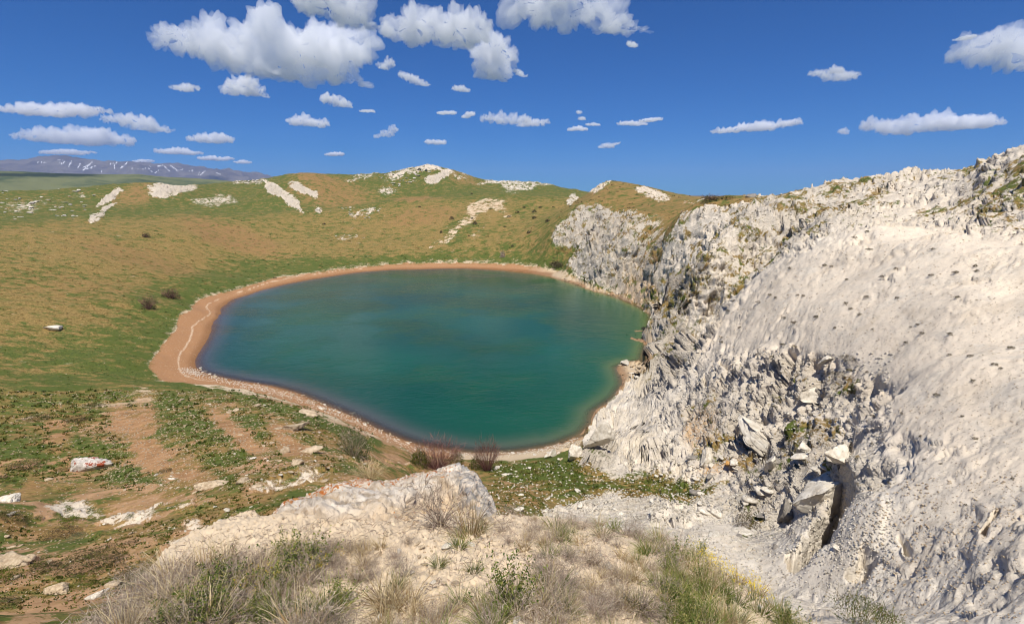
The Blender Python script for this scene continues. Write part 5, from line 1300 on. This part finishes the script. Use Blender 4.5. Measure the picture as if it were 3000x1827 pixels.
bush('green_bush', 1010, 1120, 26, 44, 'dark green shrub at the left flank of the purple twiggy bush', P_moss, 1500, .05, P_twig, 30, .02, 30, 110, 8)
bush('green_bush', 1098, 1120, 20, 42, 'dark green shrub at the right flank of the purple twiggy bush', P_moss, 1200, .05, P_twig, 30, .02, 30, 110, 9)
bush('willow_bush', 1172, 1133, 32, 66, 'narrow upright purple brown bush at the near shore', None, 0, 0, P_purp, 240, .02, 30, 110, 10)
bush('green_bush', 1146, 1128, 20, 34, 'small green shrub at the foot of the narrow purple bush', P_moss, 1100, .06, P_twig, 20, .02, 30, 110, 11)
bush('bare_bush', 411, 718, 20, 20, 'dark bare bush, upper one of the pair by the sandy shore', P_dark, 500, .07, P_purp, 90, .035, 60, 400, 12)
bush('bare_bush', 357, 746, 18, 26, 'brown bare bush, lower one of the pair by the sandy shore', P_dark, 350, .07, P_purp, 110, .035, 60, 400, 13)
bush('bare_bush', 351, 571, 10, 9, 'lone dark bush high on the dry bank', P_dark, 300, .1, P_purp, 40, .05, 60, 470, 14)
bush('low_bush', 1341, 642, 19, 14, 'wide dark bush at the corner where cliff meets shore', P_dark, 900, .07, P_purp, 40, .03, 180, 470, 15)
bush('bare_bush', 1210, 620, 7, 14, 'upright grey bush on the green strip of the far shore', P_twig, 200, .12, P_twig, 60, .06, 180, 470, 16)
bush('bare_bush', 1560, 734, 14, 14, 'pale bush at the foot of the yellowish cliff', None, 0, .1, P_straw, 120, .04, 120, 300, 17)
for i_, (u, v, w_, h_2) in enumerate([(1286,512,7,7),(1286,526,7,7),(1318,535,9,7),(1273,561,7,7),(1137,528,4,4),(1143,541,7,8),(1088,529,6,8),(1062,562,4,6),(1128,570,3,3),(780,541,5,4),(1135,468,3,4),(1232,594,4,4),(1245,512,6,4),(1262,500,5,3),(1225,522,5,4),(1300,500,5,4),(1215,548,4,3),(1010,500,4,3),(660,700-30,5,3),(1180,505,4,3)]):
    bush('small_bush', u, v, w_, h_2, 'small dark bush dotted on the far bank', P_dark, 160, .16, None, 0, 0, 150, 600, 30 + i_, 'small bushes of the far bank')
bush('skyline_bush', 1712, 481, 26, 11, 'low reddish bush on the skyline between brown hill and white ridge', P_dark, 500, .08, P_purp, 70, .03, 180, 420, 60)
bush('skyline_bush', 1750, 480, 20, 8, 'green shrub on the skyline touching the reddish one', P_moss, 500, .08, None, 0, 0, 180, 420, 61)
bush('small_bush', 1553, 444, 3, 8, 'tiny upright bush on the crest of the domed brown hill', P_dark, 120, .18, None, 0, 0, 180, 420, 62)
def cushion(u, v, w_, h_2, label, m=P_dark, seed=1, group=None, rmax=120, rmin=11, n=1500, leaf=.035): bush('cushion_shrub', u, v, w_, h_2, label, m, n, leaf, None, 0, 0, rmin, rmax, seed, group, 'shrub')
cushion(222, 1362, 80, 36, 'largest dark cushion shrub, dome shaped, on brown earth', seed=81, n=4200, leaf=.022)
cushion(150, 1292, 46, 24, 'dark cushion shrub above and left of a paler twin', seed=82, n=2600, leaf=.028)
cushion(188, 1300, 32, 18, 'paler olive cushion shrub touching a darker twin', P_sage, seed=83)
cushion(55, 1128, 42, 16, 'flat brown cushion shrub near the left edge of view', seed=84)
cushion(18, 1248, 34, 16, 'dark cushion shrub cut by the left edge, below pale ledges', seed=85)
cushion(48, 1258, 18, 10, 'small cushion shrub close to the one cut by the edge', seed=86)
cushion(100, 1376, 34, 18, 'dark cushion shrub behind the squarish brown boulder', seed=87)
cushion(10, 1395, 40, 28, 'dark green cushion cut by the left edge below the cream slab', P_moss, seed=88)
cushion(200, 1412, 36, 22, 'bright green cushion under the largest dark one', P_moss, seed=89)
cushion(310, 1388, 32, 14, 'low dark cushion to the right of the largest one', seed=90)
cushion(12, 1455, 34, 20, 'lowest dark cushion at the left edge', seed=91)
cushion(225, 988 - 10, 26, 7, 'brown cushion strip at the top of the left grass stripes', seed=92)
cushion(88, 1010, 34, 8, 'long brown cushion on the green bank at left', seed=93)
cushion(180, 1012, 34, 7, 'second long brown cushion on the green bank', seed=94)
cushion(1390, 800 + 330, 20, 6, 'green cushion among white stones at the meadow start', P_moss, seed=95, rmin=30)
cushion(1790, 1270, 30, 40, 'dark cushion in the cleft below the rubble', seed=96, rmin=20)
cushion(2050, 868, 30, 10, 'dark olive cushion on the lip of the smooth dome', seed=97, rmin=30)
cushion(2020, 905, 26, 10, 'brown cushion just below the lip of the dome', seed=98, rmin=30)
random.seed(21)
for i_ in range(46): cushion(random.uniform(0, 640), random.uniform(1130, 1440), random.uniform(9, 24), random.uniform(4, 9), 'low green tussock on the brown earth slope', ch([P_moss, P_moss, P_dark]), 120 + i_, 'tussocks of the earth slope', 80, 13, 420, .07)
for i_ in range(84):
    u, v = ch([(random.uniform(1700, 2464), random.uniform(600, 900)), (random.uniform(1700, 2100), random.uniform(560, 800)), (random.uniform(1850, 2464), random.uniform(850, 1250))])
    cushion(u, v, random.uniform(4, 10), random.uniform(3, 6), 'small dark cushion plant dotted on the smooth pale dome', P_dark, 200 + i_, 'cushion plants of the dome', 115, 18, 160, .15)

# grass clumps over the bowl, as one ground cover that takes the tint of the turf it grows from
def cover(name, n, pick, size, height, label, rmin, rmax, test, mat=None, tris=7):
    V, A1, A2, T_, n0 = [], [], [], [], 0
    for _ in range(n):
        u, v = pick(); t, m = ray(u, v); i = int(round(float((t - TH0) / (TH1 - TH0) * (NT - 1))))
        ok = np.nonzero((_mcol[i] <= m) & (R[i] > rmin) & (R[i] < rmax))[0]
        if not len(ok): continue
        j = ok[0]
        if not test(i, j): continue
        x, y, z = Xd[i, j], Yd[i, j], Zd[i, j]; s = px_size(x, y, z, 1.0) * random.uniform(*size)
        c1 = (rock[i, j], np.clip(green[i, j] + random.uniform(-.25, .35), 0, 1), bare[i, j], 0) if mat is None else (random.random(), random.random(), random.random(), 1); c2 = (warm[i, j], 0, 0, 1)
        for _k in range(tris):
            a = random.uniform(0, 6.28); ox, oy = random.gauss(0, .5) * s, random.gauss(0, .4) * s; hh = s * height * random.uniform(.5, 1.2); w2 = s * .35
            ca, sa_ = math.cos(a) * w2, math.sin(a) * w2
            V += [(x + ox - ca, y + oy - sa_, z - .05 * s), (x + ox + ca, y + oy + sa_, z - .05 * s), (x + ox + random.uniform(-.5, .5) * s, y + oy + random.uniform(-.4, .4) * s, z + hh)]
            A1 += [c1] * 3; A2 += [c2] * 3
    V = np.array(V); F = np.arange(len(V)).reshape(-1, 3)
    me = mesh_from_arrays(name, V, F, mat or mat_ground, {'cover': np.array(A1), 'extra': np.array(A2), 'tone': np.array(A1)}, False, 3)
    link(name, me, kind='stuff', label=label, cat='grass')
turf = lambda i, j: rock[i, j] < .3 and beach[i, j] < .2 and bare[i, j] < .6
cover('grass', 9000, lambda: (random.uniform(-40, 1420), random.triangular(500, 1010, 700)), (1.6, 4.2), .35, 'short tufted grass covering the banks of the bowl', 60, 480, turf)
cover('grass', 6000, box(-20, 940, 900, 1480), (3, 7), .7, 'low grass growing on the near earth slope', 13, 110, lambda i, j: rock[i, j] < .4 and green[i, j] > .45, P_moss)
cover('grass', 2600, box(1180, 1110, 1800, 1240), (3, 6), .6, 'grass of the hollow meadow between the white rocks', 28, 85, lambda i, j: rock[i, j] < .4 and green[i, j] > .4, P_moss)
cover('scrub', 1500, box(1650, 560, 2464, 1500), (.8, 2.4), .6, 'tiny dark plants sprinkled over the smooth pale slope', 12, 115, lambda i, j: rock[i, j] > .8 and crag[i, j] < .35 and perlin(np.array([X[i, j] / 5]), np.array([Y[i, j] / 5]), 3.0)[0] > -.1, P_dark)
cover('scrub', 5200, box(1330, 430, 2464, 1250), (1.6, 4.5), .5, 'dark scrub lodged in cracks all over the white hillside', 18, 420, lambda i, j: rock[i, j] < .75 or (crag[i, j] > .35 and random.random() < .16), P_dark)
